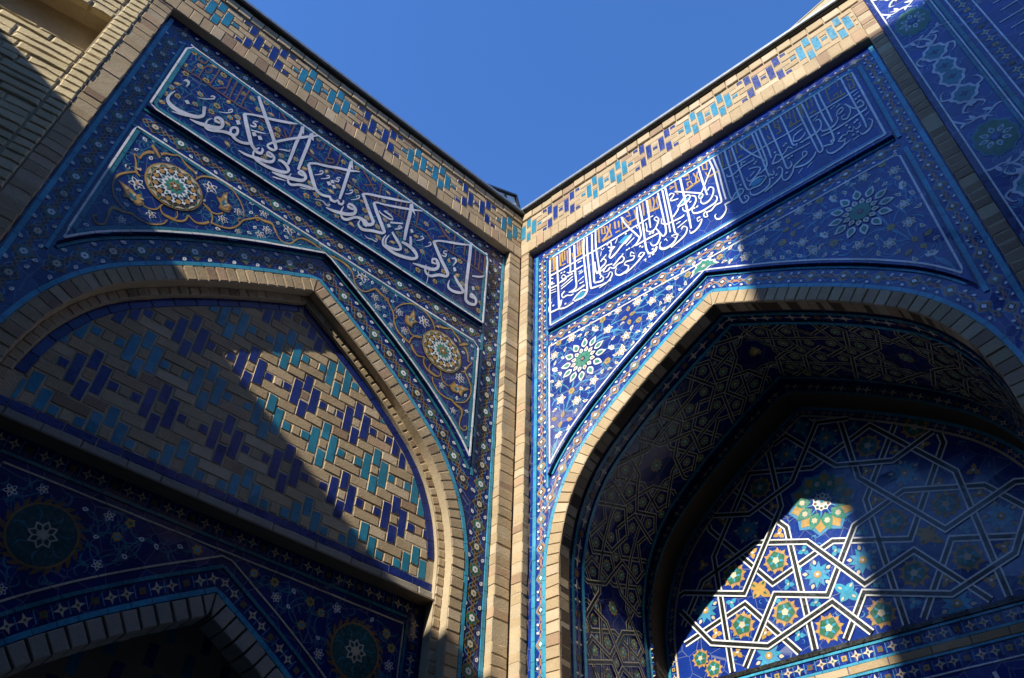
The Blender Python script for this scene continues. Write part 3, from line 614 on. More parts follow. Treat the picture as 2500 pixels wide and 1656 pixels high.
29012 63926 5 -31 29354 64097 5 -31"""
R_DOT = """9000 66605
8815 66475
10552 66469
10491 64549
10693 64567
8774 62285
12307 62390
12625 62399
12630 64799
12882 64728
11643 64092
3366 63132
4229 66429
4528 66347
4555 62544
3241 65964
16226 65700
16428 64762
16669 64733
12640 62993
12584 64854
12841 64824
11831 63877
20623 66621
20811 66533
20553 66407
21588 65781
21454 65680
23013 65585
23893 65815
23708 65724
23960 64196
23734 64149
22606 63201
22317 63122
23275 62832
20103 64325
29243 66151
29000 66093
28481 63958
28308 63871
27808 64043
27906 63669
27170 63724
28211 62814
27908 62779"""
R_TURQ = """5474 62339 5771 62762 6266 62839 6463 62535 6175 62317
9790 65983 10505 66324 11022 66000 10107 65645
15357 65999 15724 66367 16169 66390 16128 66105 15724 65909
19341 63370 19697 63750 20096 63742 19914 63382 19503 63314
17020 65638 17138 65806 17232 65541 17077 65407
20725 63715 21003 63987 21441 63935 21768 63632 21383 63376 20886 63394"""
R_GOLD = """3069 69108 -86 65 3062 67975 -85 68 2981 67290 -84 74
2991 69167 26 -100 3382 69063 -66 20 3444 67322 -67 66 3060 67511 -12 81
3577 69011 -70 49 3612 67292 -68 47
4083 69009 -77 53 4132 67371 -75 50
3905 67446 -33 86 3560 67422 -33 86
4313 68929 -68 45 4367 67754 -68 44
4315 69023 29 -89 4584 69008 -57 18 4596 67769 -60 42
4284 67351 22 -64 4662 67347 22 -64
4850 68899 -68 47 4884 67182 -66 45
5361 68126 -59 36 5413 67340 -2 -72 6377 67349 50 -71 6404 68931 73 -55
5922 69119 -66 47 5939 67498 -65 45
5885 69148 12 -74 6145 69039 -50 22 6156 67333 -58 40
8080 69126 -70 52 8051 67350 -69 49
8359 68898 -70 43 8390 68206 -51 -14 8670 68075 57 -71 8653 68947 51 15 8295 69047 -17 85
8336 67312 31 -104 9260 67320 53 -92 9108 68194 61 -39 9225 68862 60 -60
8865 68869 -59 15 9000 68187 -61 50 8789 67698 -50 83 8341 67400 -39 79
9650 68798 -61 42 9651 67846 -60 41
9992 68610 -60 41 9996 67753 -60 40
9619 67405 17 -72 10035 67348 16 -71
10323 68335 -60 42 10310 67310 -25 -59 11073 67337 38 -88 11040 67739 58 -28
12347 69034 -58 40 12314 67349 -57 38
12597 67484 15 -90 13638 67250 40 -94 13545 68181 55 -38 13676 68738 53 -59
13288 68888 -56 25 13343 68167 -55 48 13106 67238 -47 52
12887 68950 -57 45 12791 67413 -56 42
13021 68929 -50 35 12984 67342 -49 33
15317 69105 -60 33 15358 67435 -53 28
14792 68610 19 -81 15191 68637 47 -43 14825 68871 1 57
16040 69122 7 -80 16535 68954 -24 -52 16518 68386 -30 61 16222 68564 0 66
16055 67377 23 -98 16701 67454 44 -83 16538 68079 25 49 16288 68117 -38 65 16284 67643 -46 27
16769 67486 17 -88 17274 67497 42 -68 17129 68205 46 -24 17261 68662 42 -53
16900 68807 -43 -3 17048 68088 -46 20 16960 67501 -44 41
10550 69221 11 -83 10960 69066 -27 -48 11109 68364 -42 54 10776 68548 -4 69
10374 68790 -47 -22 10838 67644 -13 -73 11589 67582 48 -78 11560 68747 58 -36
17752 69294 -4 -84 18095 69061 -45 -15 18029 68247 -33 69 17701 68558 37 24 17725 69122 45 -31
17867 68014 -50 13 17937 67281 -4 -80 18922 67304 13 -76
19354 69116 -49 35 19239 67382 -48 7 19541 67379 11 -76
20004 68964 -49 26 19988 67520 -47 41 19790 67425 -18 65
20523 69137 -48 27 20493 67988 -42 23
20590 69169 3 -68 20876 69077 -34 -12 20857 68015 -42 21
20453 67449 8 -66 20864 67428 8 -66
21160 68986 -47 28 21106 67766 -33 -45 21823 67530 2 -74
21474 69062 6 -68 21706 69023 -37 16 21476 68762 -21 52
21530 67825 24 -70 21741 68000 -13 -65 21726 67628 -36 20
22784 69095 -3 -65 22993 68974 -27 -31 22972 68597 -35 20
22884 67901 -38 -9 22988 67308 -29 -39 23115 67370 15 -63
23617 68910 -40 21 23588 68243 -36 -18 23820 67998 -33 -28 23853 67378 -39 6
23525 67429 9 -74 23870 67456 8 -64
29116 69058 -40 14 29089 68573 -33 -43 29346 68366 -37 -27 29313 67496 -39 10
29359 69178 -36 7 29349 68568 -36 6
29045 68218 -35 14 28996 67470 -33 -39 29292 67420 -1 -61
27852 69332 -2 -74 28447 69139 -21 -57 28383 68496 -31 17
27812 68760 31 -22 27873 69203 31 -23
27604 69211 -42 15 27533 67473 -29 -63 28598 67338 0 -79
27876 67776 13 -79 28180 67925 -18 -69 28119 67496 -30 21
28401 67967 -36 12 28379 67493 -36 12
26154 69348 -38 16 26102 67991 -38 15
26198 69298 -1 -65 26453 69210 -31 -15 26436 68017 -37 11
26075 67430 5 -63 26510 67440 4 -63
24544 69214 -44 8 24581 68369 -39 7
24608 69245 0 -66 24873 69156 -33 -7 24761 68173 -33 24
24474 67402 7 -82 25407 67375 29 -67 25605 69152 42 -30
25135 69067 -44 23 25045 67473 -38 19
24509 67559 24 -52 24770 67966 3 -65 24724 67525 -33 22
25712 69133 -33 19 25575 67389 -37 21
23605 69124 -40 7 23640 68485 -32 -34 23890 68318 -37 -13 23853 67378 -39 19
23921 68984 -35 15 23907 68399 -35 15"""
LS_GOLD = """16740 57994 20 -82 16453 57958 15 -92 15907 58041 20 -102 15323 57967 38 -119 14998 57773 36 -66 14750 57426 44 -55 14534 56878 45 -67 14119 56579 25 -81 13637 56684 -9 -72 13221 57180 -38 -84 12912 57507 21 -139 12437 57330 44 -120 11974 57232 40 -79 11602 56796 44 -62 11220 56284 55 -60 11028 55556 55 -58 10640 54978 46 -71 10076 54693 36 -78 9613 54589 28 -70
11191 56568 -42 -8 10984 57163 -40 -28 10542 57761 -22 -64 9841 58280 3 -83 9151 58423 29 -89 8481 58179 45 -85 7945 57745 56 -74 7717 57188 48 -49
9954 55884 39 -55 9588 55452 30 -61 9058 55474 8 -62 8671 55739 -6 -47
9601 54513 -54 11 9497 55088 -52 -17 9144 55544 -13 -68 8701 55676 9 -63
9454 54529 70 -87 9173 54135 63 -94 8765 53909 25 -79 8263 54114 4 -67
7747 57435 -17 -41 7460 57727 -2 -89 7065 57824 14 -123 6600 58059 -1 -80 6292 58274 27 -70 5930 57979 46 -75 5576 57770 63 -89 5379 57454 90 -104
5433 57149 -28 -86 5050 57497 -32 -157 4693 57738 -10 -111
5026 57244 70 -111 4760 57066 82 -99 4550 56586 69 -58 4514 56172 52 -68 4185 56211 55 -36 4472 55681 65 12 4739 54999 78 52 5046 54805 4 48
8258 54076 63 -35 8233 53600 59 -55 7921 53232 49 -81 7452 53124 50 -130 6994 53129 -2 -79 6729 53497 -54 3 6801 53779 -42 33
7602 53110 -46 43 7765 53493 -50 26 7626 53909 -39 -1
16597 58299 13 -65 16384 58292 42 -35 16512 57909 16 41 16694 57941 -14 55
14595 57549 23 -63 14440 57491 38 -15 14603 57227 5 50 14727 57309 -20 43
11927 57401 35 -59 11794 57277 40 -11 11973 57009 -1 53 12106 57132 -25 42
11034 56288 36 -57 10902 56165 41 -17 11051 55928 2 50 11176 56011 -23 43
7391 52840 48 -38 7257 52366 43 -48 6746 51890 40 -63 6198 51750 25 -68 5670 51829 25 -85 5437 51810 31 -76
4706 54935 46 -55 4341 54492 55 -60 4048 53925 68 -50 4066 53179 67 -14 4400 52420 46 29 4838 52044 8 58 5287 51859 -3 56
6705 53512 42 -34 6581 53103 42 -51 6169 52875 27 -60 5788 52947 12 -52
5590 51798 32 -58 5188 51644 52 -100 4711 51532 90 -111 4633 51114 74 -33 4739 50596 58 -21 4727 50075 53 -48 4366 49901 16 -64 4122 50185 -48 3 4215 50359 -22 58 4392 50186 20 31"""
LS_BIRD = """10292 56869 9956 56933 9700 57837 9489 57450 9455 56938 9174 56872 9574 56413 9598 56048 9978 56041 10265 56185
5950 53008 5742 53257 5539 53585 5360 53370 4902 53568 4186 53636 4701 53121 4809 52576 5062 52744 5594 52584 5800 52699"""
LS_CELL = """9700 57297
9794 56873
10049 56778
9707 56538
7455 57685
8540 55916
4765 55280
5471 53301
5184 53193
5311 52875
4768 53406
4742 55336"""
LS_FLOW = """14086 57907 447
12242 57931 316
12811 56735 305
12531 55979 301
10767 56745 314
8685 57309 447
10107 55391 307
11222 55163 237
5078 54158 421
6521 52579 287
5358 51043 266"""
LS_BUD = """14813 58105
15126 57173
14084 57140
13279 57903
11293 58153
11467 57342
12044 56338
11848 55614
7561 58246
5709 58269
5832 57415
4690 58193
4237 57863
5020 56717
4139 56678
4246 54971
10075 54442
5173 52280
4447 52951
4251 51641
4056 49440
4216 54947"""
RS_FLOW = """5011 58532
8218 57433
9202 58716
10850 58528
12003 57860
13267 57260
9660 55877
9198 54684
11822 56474
3384 57702
3752 54675
6783 53347
3924 53147
5274 52336"""
RS_HALF = """7129 58120
13477 58234
8370 55494
3402 56219
3653 50179"""
RS_GOLD = """3813 58770
7845 58649
10801 56738
7994 54496
13099 59034
14966 58498
4865 53452"""
RS_TRE = """10056 58340 214
10338 57666 196
10033 57014 208
9652 57630 170
4058 51726 189
3322 51708 204
4609 51031 197
3823 50977 173"""
RS_LEAF = """6070 58865
6806 58896
4446 57706
4160 57022
5748 58342
6404 58086
3444 56924
3832 55582
8474 58852
9461 57198
10216 56316
10606 55643
11099 55510
11597 55760
12851 56482
12554 57192
11549 58738
12053 59156
8614 56309
10089 54909
9356 55145
8686 54746
8748 53954
8120 53639
7577 53745
3010 59027
3089 55215
3147 54034
5748 53244
6233 52880
3363 52473
5122 51506
6009 52015
3092 51050
4437 50391
15607 59139
14613 59099
14101 58779
14750 57786
14282 57520"""
RS_STEM = """4858 53187 -75 74 4589 52696 -53 48 4285 51935 -42 35
4114 52946 -44 18 4167 52388 -44 21 4126 51951 -44 26
4957 52240 -26 41 4573 52048 -26 41 4252 51887 -30 48
3811 52178 37 -10 3751 52472 45 15 3496 52736 18 26
4376 51759 22 -50 4629 51791 13 -49 4939 51664 3 -40
5189 53581 34 -57 5643 53808 26 -60 6146 53733 11 -58 6516 53596 5 -56
4616 53756 37 18 4367 54166 33 33 4046 54480 18 35
7237 53195 10 -43 7661 53126 22 -50 8010 53364 29 -47
6858 53005 -36 20 6831 52491 -36 41 6461 52460 -12 50 6158 52590 -2 40
5537 52658 36 -26 5613 53016 40 -37 5744 53145 30 -38
3524 55046 37 -6 3330 55721 46 -16 3335 56222 47 -27
3156 55108 -32 26 3052 54744 -47 28 3117 54361 -33 11
3636 53535 -30 42 3306 53304 -39 45 3139 52988 -36 34
5576 52047 -27 -14 5751 51761 -42 22 5558 51571 -29 37
3750 50350 43 -26 3785 50585 44 -23 3776 50841 38 -17
3343 50611 17 -42 3470 50612 53 9 3218 50861 14 21
4215 50187 12 29 4031 50339 39 -67 4403 50252 7 -34
3620 50039 -36 26 3521 49715 -59 48 3330 49375 -117 96 3106 48810 -72 51 3010 48315 -24 15
5311 55311 -50 40 5161 54695 -62 48 4937 53718 -62 46
4255 55062 -31 28 3908 54140 -57 45 3902 53801 -39 21
6678 56950 28 -55 7273 57174 33 -72 7728 57260 26 -73 8110 57242 16 -56
6996 56830 23 -64 7641 56873 18 -72 8326 56669 9 -62
7314 55630 19 -54 7756 55650 22 -70 8131 55638 16 -54
8603 55284 -3 -47 9013 55038 -12 -41 9460 54562 -1 -48 9824 54619 22 -51 10074 54745 21 -42
8415 57051 13 -63 8912 56959 4 -111 9322 56628 -17 -38 9599 56237 -21 -24
9208 54436 -33 29 9130 54208 -17 66 8545 54484 -1 48
7429 54375 32 -57 7749 54534 29 -67 7932 54497 10 -52
6903 53854 5 -49 7267 53716 36 -63 7478 54141 38 -39
10017 55444 -11 -41 10461 55065 5 -58 10885 55152 45 -63 10931 55615 39 -25
10577 57583 0 -59 11100 57313 -3 -79 11440 57089 -11 -58 11657 56873 -12 -34
10474 57800 28 -53 10932 58095 28 -52 11463 58492 32 -70 11706 58478 9 -40
10545 57903 11 -56 11148 57800 10 -48 11872 57762 11 -47
12150 58098 21 -55 12524 58218 33 -103 13006 58261 15 -56 13305 58278 12 -48
12182 57851 19 -46 12682 58034 9 -55 13057 57700 -11 -44
11710 56259 -32 29 11619 55960 -43 36 11500 55398 -32 25
12210 56509 13 -46 12506 56530 12 -68 12785 56418 1 -36
8534 57865 26 -46 8870 58100 33 -51 9084 58414 26 -34
8393 57657 17 -49 8904 57703 14 -49 9465 57639 9 -40
5426 58772 33 -44 5638 59023 29 -59 5973 58965 11 -43
5731 57900 44 -38 5810 58228 46 -28 5753 58491 32 -8
2930 57111 31 -34 3069 57327 38 -54 3416 57496 24 -40
3748 56712 23 -39 4022 56846 32 -44 4231 57165 30 -34
7621 57624 69 -72 7771 57977 42 -38 7865 58446 37 -30
6669 59526 0 -39 7379 59104 -8 -48 7685 58714 -16 -24
6840 57590 29 -45 7045 57761 37 -49 7119 57939 35 -36
6387 57721 45 -28 6397 57939 39 -24
4652 57807 -13 -27 4980 57460 -36 -33 5106 57163 -28 -4
12556 58499 25 28 12300 58906 20 61 12066 58993 -3 40
13836 58739 -3 46 13610 58824 -5 47 13320 58878 -6 40"""
RS_FAN = """15566 58289 15797 58689 15865 58946 16107 59035 16181 59328 16432 59293"""
GIRIH = """10008 49786 11733 47554 13143 45683 13426 44998 13254 40634 13274 39037 13268 37610
13525 48428 13435 46751 12849 45855
7785 47988 10809 47002 12640 47495 14551 47993
10744 48833 9501 46957 8103 45075 7806 44364 7818 42339 8024 40568 7943 38858
7984 46917 9558 44681 11597 41573 13166 42011 15005 42818 15910 43193 17174 42735
5143 41300 6753 43344 8013 43837 9606 44320 11007 44798 12602 44223 14287 43671 14993 42769 16113 41337 17396 39818
12711 45732 11482 44116 10618 42857 9604 41619 6629 42546 5315 42955
10968 39609 11466 40473 11630 40988 13315 40463 14925 39961 15859 41115
13115 42240 11597 41573
5140 39612 9513 40857 11053 39039 11596 38256 12549 36831
9513 40857 7834 42774
5210 41352 6235 40002 6822 39075 8632 38491 10493 37851 11474 38161 13223 38825 15011 39362 15446 38846
11633 41004 10804 39824 9566 38388 8549 36926
7868 38744 7789 37688 8532 36836
13319 40478 13244 38916 13155 37146 14697 36738
12507 36856 11474 38161 10186 39903
14761 36631 15861 37971 17053 39266 18148 38972
16911 40071 18743 40648 20242 41121 21394 39843 22144 38385 23060 36950
16821 39419 18321 38950 20068 38405 21207 38049 22363 38315 23658 38795
19360 37263 20513 38725 21557 40074 22341 41255 24327 40619
17505 43576 16304 41683 14926 39961
17505 43576 18608 44023 20243 44687 21508 44825
18717 45087 18695 43989 18649 42200 18528 39936 18487 38618 18475 37162
19214 45788 20243 44687 21294 43292 22407 41830 23954 42343
21042 43074 20361 41782 18578 42278 16997 42799
22460 44643 21455 43228
24017 43984 23997 42225 24070 40810 24060 39672"""
# ------------------------------------------------------------------ small ornament pieces
glaze('vine', (0.035, 0.17, 0.27)); glaze('dark_teal', (0.012, 0.075, 0.085))
LY = 0.0009                                                    # one layer of inlay
def ell(c, a, b, k=24, rot=0.0, ph=0.0):
    o = []
    for i in range(k):
        t = ph + 2 * math.pi * i / k; x, y = a * math.cos(t), b * math.sin(t)
        o.append((c[0] + x * math.cos(rot) - y * math.sin(rot), c[1] + x * math.sin(rot) + y * math.cos(rot)))
    return o
def leaf(c, ang, l, w_, k=5, bend=0.0):
    """leaf outline from c outward"""
    up, dn = [], []
    for i in range(k + 1):
        t = i / k; h = w_ / 2 * math.sin(math.pi * t ** .85) * (1 - .25 * t); y = bend * math.sin(math.pi * t) * l
        up.append((t * l, y + h)); dn.append((t * l, y - h))
    q = up + dn[1:-1][::-1]
    return [(c[0] + x * math.cos(ang) - y * math.sin(ang), c[1] + x * math.sin(ang) + y * math.cos(ang)) for x, y in q]
def lobed(c, a, b, k=40, p=1.25, sc=.07, nl=8):
    o = []
    for i in range(k):
        t = 2 * math.pi * i / k; r = 1 / (abs(math.cos(t)) ** p + abs(math.sin(t)) ** p) ** (1 / p); r *= 1 + sc * math.cos(nl * t)
        o.append((c[0] + a * r * math.cos(t), c[1] + b * r * math.sin(t)))
    return o
def star(c, r0, r1, k, ph=0.0):
    return [(c[0] + (r0 if i % 2 == 0 else r1) * math.cos(ph + math.pi * i / k), c[1] + (r0 if i % 2 == 0 else r1) * math.sin(ph + math.pi * i / k)) for i in range(2 * k)]
def scaled(c, pts, f): return [(c[0] + (p[0] - c[0]) * f, c[1] + (p[1] - c[1]) * f) for p in pts]
def flower(mb, c, r, k=6, outer='white_glaze', inner='ochre', core='white_glaze', ph=0.0, n=0.0):
    for i in range(k):
        a = ph + 2 * math.pi * i / k
        mb.poly(leaf((c[0] + .12 * r * math.cos(a), c[1] + .12 * r * math.sin(a)), a, r * .95, r * .74), n, outer)
    for i in range(k):
        a = ph + 2 * math.pi * i / k
        mb.poly(leaf((c[0] + .34 * r * math.cos(a), c[1] + .34 * r * math.sin(a)), a, r * .54, r * .40, 4), n + LY, inner)
    mb.poly(ell(c, r * .24, r * .24, 8), n + 2 * LY, core)
def stamp(fn):
    mb = MB('L'); fn(mb); return mb.mesh('inlay')
def curl(mb, u, v, s_, ang, hand, n, m):
    pts = []; w_ = []
    for i in range(7):
        t = i / 6; a = ang + hand * (t * 3.6); r = s_ * (1 - .62 * t)
        pts.append((u + r * math.cos(a) - s_ * .3 * math.cos(ang), v + r * math.sin(a) - s_ * .3 * math.sin(ang))); w_.append(s_ * (.30 - .25 * t) if i else s_ * .1)
    mb.taper(pts, w_, n, m, 3)
    if random.random() < .6: mb.poly(leaf(pts[2], ang + hand * 1.2 + 1.9 * hand, s_ * .7, s_ * .30, 4), n + .0003, m)
def vines(mb, pts, n, m, wd=.006, reach=.22, ok=None):
    """stems that swing from blossom to blossom"""
    done = set()
    for i, p in enumerate(pts):
        near = sorted(range(len(pts)), key=lambda j: math.dist(p[:2], pts[j][:2]))[1:4]
        for j in near:
            if (min(i, j), max(i, j)) in done or math.dist(p[:2], pts[j][:2]) > reach: continue
            done.add((min(i, j), max(i, j))); q = pts[j]; dx, dy = q[0] - p[0], q[1] - p[1]; h = random.choice((.32, -.32, .22, -.22))
            c1 = (p[0] + dx * .28 - dy * h, p[1] + dy * .28 + dx * h); c2 = (p[0] + dx * .70 - dy * h * .8, p[1] + dy * .70 + dx * h * .8)
            if ok and not (ok(c1) and ok(c2)): continue
            mb.taper([p[:2], c1, c2, q[:2]], [wd * .6, wd, wd, wd * .6], n, m, 5)
            if random.random() < .7: curl(mb, c1[0], c1[1], random.uniform(.014, .026), random.uniform(0, 6.28), random.choice((1, -1)), n + .0002, m)
ST = {}
ST['gold_blossom'] = [stamp(lambda mb, k=k: (mb.poly(star((0, 0), .0185, .0135, k), 0, 'ochre'), mb.poly(star((0, 0), .009, .006, 5), LY, 'green_glaze' if k % 2 else 'turquoise'))) for k in (5, 6, 7, 8)]
ST['gold_bud'] = [stamp(lambda mb: (mb.poly(leaf((-.02, 0), 0, .042, .026), 0, 'ochre'), mb.poly(leaf((-.008, 0), 0, .018, .010, 4), LY, 'cream')))]
ST['white_bud'] = [stamp(lambda mb: (mb.poly(leaf((-.018, 0), 0, .036, .026), 0, 'white_glaze'), mb.poly(leaf((-.009, 0), 0, .016, .010, 4), LY, 'deep_cobalt')))]
ST['white_blossom'] = [stamp(lambda mb, k=k: flower(mb, (0, 0), .034, k, 'white_glaze', 'navy', 'ochre', .3)) for k in (5, 6)]
ST['star_blossom'] = [stamp(lambda mb, k=k: flower(mb, (0, 0), .036, k, 'white_glaze', 'ochre', 'white_glaze', .2)) for k in (5, 6)]
def _half(mb):
    for a in (.5, 1.1, 2.0, 2.6, 1.57): mb.poly(leaf((0, -.012), a, .044, .026), 0, 'white_glaze')
    for a in (.6, 1.57, 2.5): mb.poly(leaf((0, .004), a, .020, .010, 4), LY, 'ochre')
ST['half_blossom'] = [stamp(_half)]
ST['white_leaf'] = [stamp(lambda mb, b=b: (mb.poly(leaf((-.023, 0), 0, .048, .026, 6, b), 0, 'white_glaze'), mb.poly(leaf((-.014, b * .014), 0, .028, .0145, 4, b), LY, 'ochre'))) for b in (-.18, 0.0, .18)]
ST['gold_flower'] = [stamp(lambda mb: (mb.poly(star((0, 0), .031, .024, 6), 0, 'ochre'), mb.poly(star((0, 0), .013, .008, 5), LY, 'sea_green')))]
ST['gold_lobe'] = [stamp(lambda mb: (mb.poly(leaf((-.03, 0), 0, .066, .044, 6), 0, 'ochre'), mb.poly(leaf((-.010, 0), 0, .026, .015, 4), LY, 'sea_green')))]
def scatter(name, key, spots, parent, sx, n, scale=1.0, ang=None):
    for k, p in enumerate(spots):
        me = random.choice(ST[key]); a = random.uniform(0, 6.28) if ang is None else ang(k, p)
        place(name, me, parent, p[0], p[1], n, sx, a, scale * random.uniform(.9, 1.1) * (p[2] if len(p) > 2 else 1))

# ------------------------------------------------------------------ bands
def band_unit(style, L, W, fill):
    mb = MB('L')
    if style == 'dark':
        for sg in (1, -1):
            mb.taper([(-L / 2, 0), (-L * .25, sg * W * .27), (0, 0), (L * .25, -sg * W * .27), (L / 2, 0)], [W * .05] * 5, 0, 'sky_glaze', 4)
        o = lobed((0, 0), L * .33, W * .42); mb.poly(o, LY, 'ochre_dark'); mb.poly(scaled((0, 0), o, .80), 2 * LY, fill)
        for sg in (1, -1):
            mb.taper([(sg * L * .28, 0), (sg * L * .38, W * .10), (sg * L / 2, 0)], [W * .07] * 3, LY, 'ochre_dark', 3)
            mb.taper([(sg * L * .28, 0), (sg * L * .38, -W * .10), (sg * L / 2, 0)], [W * .07] * 3, LY, 'ochre_dark', 3)
        mb.strip([(-L * .2, -W * .2), (L * .2, W * .2)], 3 * LY, 'sky_glaze', W * .03); mb.strip([(-L * .2, W * .2), (L * .2, -W * .2)], 3 * LY, 'sky_glaze', W * .03)
        mb.poly(star((0, 0), W * .17, W * .14, 6), 4 * LY, 'cream' if fill == 'black_glaze' else 'white_glaze'); mb.poly(ell((0, 0), W * .045, W * .045, 8), 5 * LY, 'green_glaze')
        for sg in (1, -1):
            mb.poly(leaf((L * .43, sg * W * .33), .6 * sg, W * .25, W * .20, 4), 3 * LY, 'white_glaze'); mb.poly(ell((L * .43 + W * .095, sg * W * .37), W * .03, W * .03, 6), 4 * LY, 'umber')
    elif style == 'light':
        for sg in (1, -1):
            mb.taper([(-L / 2, sg * W * .34), (-L * .25, sg * W * .06), (0, sg * W * .38), (L * .25, sg * W * .06), (L / 2, sg * W * .34)], [W * .07] * 5, 0, 'sky_glaze', 4)
            mb.taper([(-L / 2, -sg * W * .06), (-L * .36, sg * W * .10), (-L * .2, -sg * W * .02), (0, sg * W * .32), (L * .2, -sg * W * .02), (L * .36, sg * W * .10), (L / 2, -sg * W * .06)], [W * .085] * 7, LY, 'salmon', 4)
        o = lobed((0, 0), L * .17, W * .30, 24, 1.1, .05); mb.poly(o, 2 * LY, 'salmon'); mb.poly(scaled((0, 0), o, .74), 3 * LY, fill)
        mb.poly([(-W * .17, 0), (0, W * .13), (W * .17, 0), (0, -W * .13)], 4 * LY, 'white_glaze')
        for sg in (1, -1):
            mb.poly([(sg * W * .18, 0), (sg * W * .34, W * .06), (sg * W * .34, -W * .06)], 4 * LY, 'turquoise')
            mb.poly(leaf((L * .30 * sg, W * .28), .5, W * .24, W * .18, 4), 3 * LY, 'white_glaze'); mb.poly(leaf((L * .38 * sg, -W * .30), 2.4, W * .24, W * .18, 4), 3 * LY, 'white_glaze')
    else:                                                      # band of four-pointed stars
        for k, x in enumerate((-L * .33, 0, L * .33)):
            if k < 2:
                mb.poly(star((x, 0), L * .16, L * .055, 4), LY, 'cream'); mb.poly(ell((x, 0), L * .035, L * .035, 6), 2 * LY, 'green_glaze' if k else 'umber')
            else:
                mb.poly(star((x, 0), L * .105, L * .075, 4, .78), LY, 'umber' if fill != 'lit' else 'ochre'); mb.poly(ell((x, 0), L * .04, L * .04, 6), 2 * LY, 'green_glaze')
            mb.strip([(x + L * .165, -W * .42), (x + L * .165, W * .42)], 0, 'sky_glaze', L * .022)
            for sg in (1, -1): mb.poly(ell((x + L * .09, sg * W * .40), L * .06, W * .16, 10), 0, 'deep_cobalt')
    return mb.mesh('band_tile')
def run_band(parent, wall, style, path, W, unit, n, fills=('black_glaze', 'green_glaze'), name='band_tile'):
    """lay band tiles along a polyline"""
    sx = 1 if wall == 'L' else -1
    L = [0]
    for a, b in zip(path, path[1:]): L.append(L[-1] + math.dist(a, b))
    k = max(1, round(L[-1] / unit)); un = L[-1] / k
    ms = [band_unit(style, un * .995, W, f) for f in fills]
    for j in range(k):
        l = (j + .5) * un; i = 0
        while i < len(L) - 2 and L[i + 1] < l: i += 1
        f = (l - L[i]) / max(1e-9, L[i + 1] - L[i]); a, b = path[i], path[i + 1]
        u = a[0] + (b[0] - a[0]) * f; v = a[1] + (b[1] - a[1]) * f
        # a chord over the tile gives the direction
        ang = math.atan2(b[1] - a[1], sx * (b[0] - a[0]))
        place(name, ms[j % len(ms)], parent, u, v, n, sx, -ang)
def liner(mb, path, n, m, width, piece=.11, gap=.0025, thick=.006):
    """glazed liner strip laid in short pieces, each a little proud"""
    L = [0]
    for a, b in zip(path, path[1:]): L.append(L[-1] + math.dist(a, b))
    def at(l):
        i = 0
        while i < len(L) - 2 and L[i + 1] < l: i += 1
        f = min(1, max(0, (l - L[i]) / max(1e-9, L[i + 1] - L[i]))); a, b = path[i], path[i + 1]
        d = Vector((b[0] - a[0], b[1] - a[1])).normalized()
        return a[0] + (b[0] - a[0]) * f, a[1] + (b[1] - a[1]) * f, d
    l = 0
    while l < L[-1] - .004:
        e = min(L[-1], l + piece * random.uniform(.75, 1.25)); k = max(1, int((e - l) / .05)); z = n + thick + jit(.0012)
        A = []
        for j in range(k + 1):
            u, v, d = at(l + (e - gap - l) * j / k); A.append(((u - d.y * width / 2, v + d.x * width / 2), (u + d.y * width / 2, v - d.x * width / 2)))
        for (a, b), (c, d2) in zip(A, A[1:]):
            t = [mb.P(*q, z) for q in (a, b, d2, c)]; q0 = [mb.P(*q, n - .004) for q in (a, b, d2, c)]
            mb.face(t, m); mb.face([t[0], t[3], q0[3], q0[0]], m); mb.face([t[1], t[2], q0[2], q0[1]], m)
        l = e

def lin(parent, name, wall, path, n, m, width, **k):
    mb = MB(wall); liner(mb, path, n, m, width, **k); return mb.build(name, parent)
# ------------------------------------------------------------------ bricks
_cache = {}
BR = ['brick'] * 12 + ['pink_brick', 'pale_brick', 'pale_brick', 'dark_brick']
def rect_brick(name, parent, sx, u, v, w_, h, n1, mat, depth=.03, bevel=.005, jt=.002, nj=.004):
    if mat == 'brick': mat = random.choice(BR)
    key = (round(w_, 3), round(h, 3), mat, depth, bevel, random.randrange(5))
    if key not in _cache:
        mb = MB('L'); p = [(-w_ / 2, -h / 2), (0, -h / 2), (w_ / 2, -h / 2), (w_ / 2, h / 2), (0, h / 2), (-w_ / 2, h / 2)]
        mb.prism([(a + jit(jt), b + jit(jt)) for a, b in p], -depth, 0, mat, bevel, 'mortar' if mat.startswith('brick_') and bevel > .003 else None); _cache[key] = mb.mesh(name)
    return place(name, _cache[key], parent, u, v, n1 + jit(nj), sx, jit(.012))
def free_brick(name, parent, wall, pts, n0, n1, mat, bevel=.005):
    k = len(pts); cu = sum(p[0] for p in pts) / k; cv = sum(p[1] for p in pts) / k
    if mat == 'brick': mat = random.choice(BR)
    mb = MB(wall); mb.prism([(p[0] - cu, p[1] - cv) for p in pts], n0 - n1, 0, mat, bevel, 'mortar' if mat.startswith('brick_') and bevel > .003 else None)
    return place(name, mb.mesh(name), parent, cu, cv, n1, mb.sx)
def voussoirs(name, parent, wall, arch, pitch, d0, d1, n0, n1, mat, vmin, gap=.010, mats=None):
    for sg, (pa, na), (pb, nb) in arch.stations(pitch, d0, d1, vmin):
        g = gap / 2 / pitch; q = []
        for f, d in ((g, d0), (1 - g, d0), (1 - g, d1), (g, d1)):
            p = [pa[k] + (pb[k] - pa[k]) * f for k in (0, 1)]; n_ = [na[k] + (nb[k] - na[k]) * f for k in (0, 1)]
            x = max(.004, p[0] + n_[0] * d); q.append((arch.uc + sg * (x + jit(.0015)), p[1] + n_[1] * d + jit(.002)))
        free_brick(name, parent, wall, q, n0, n1 + jit(.002), random.choice(mats) if mats else mat, .005)

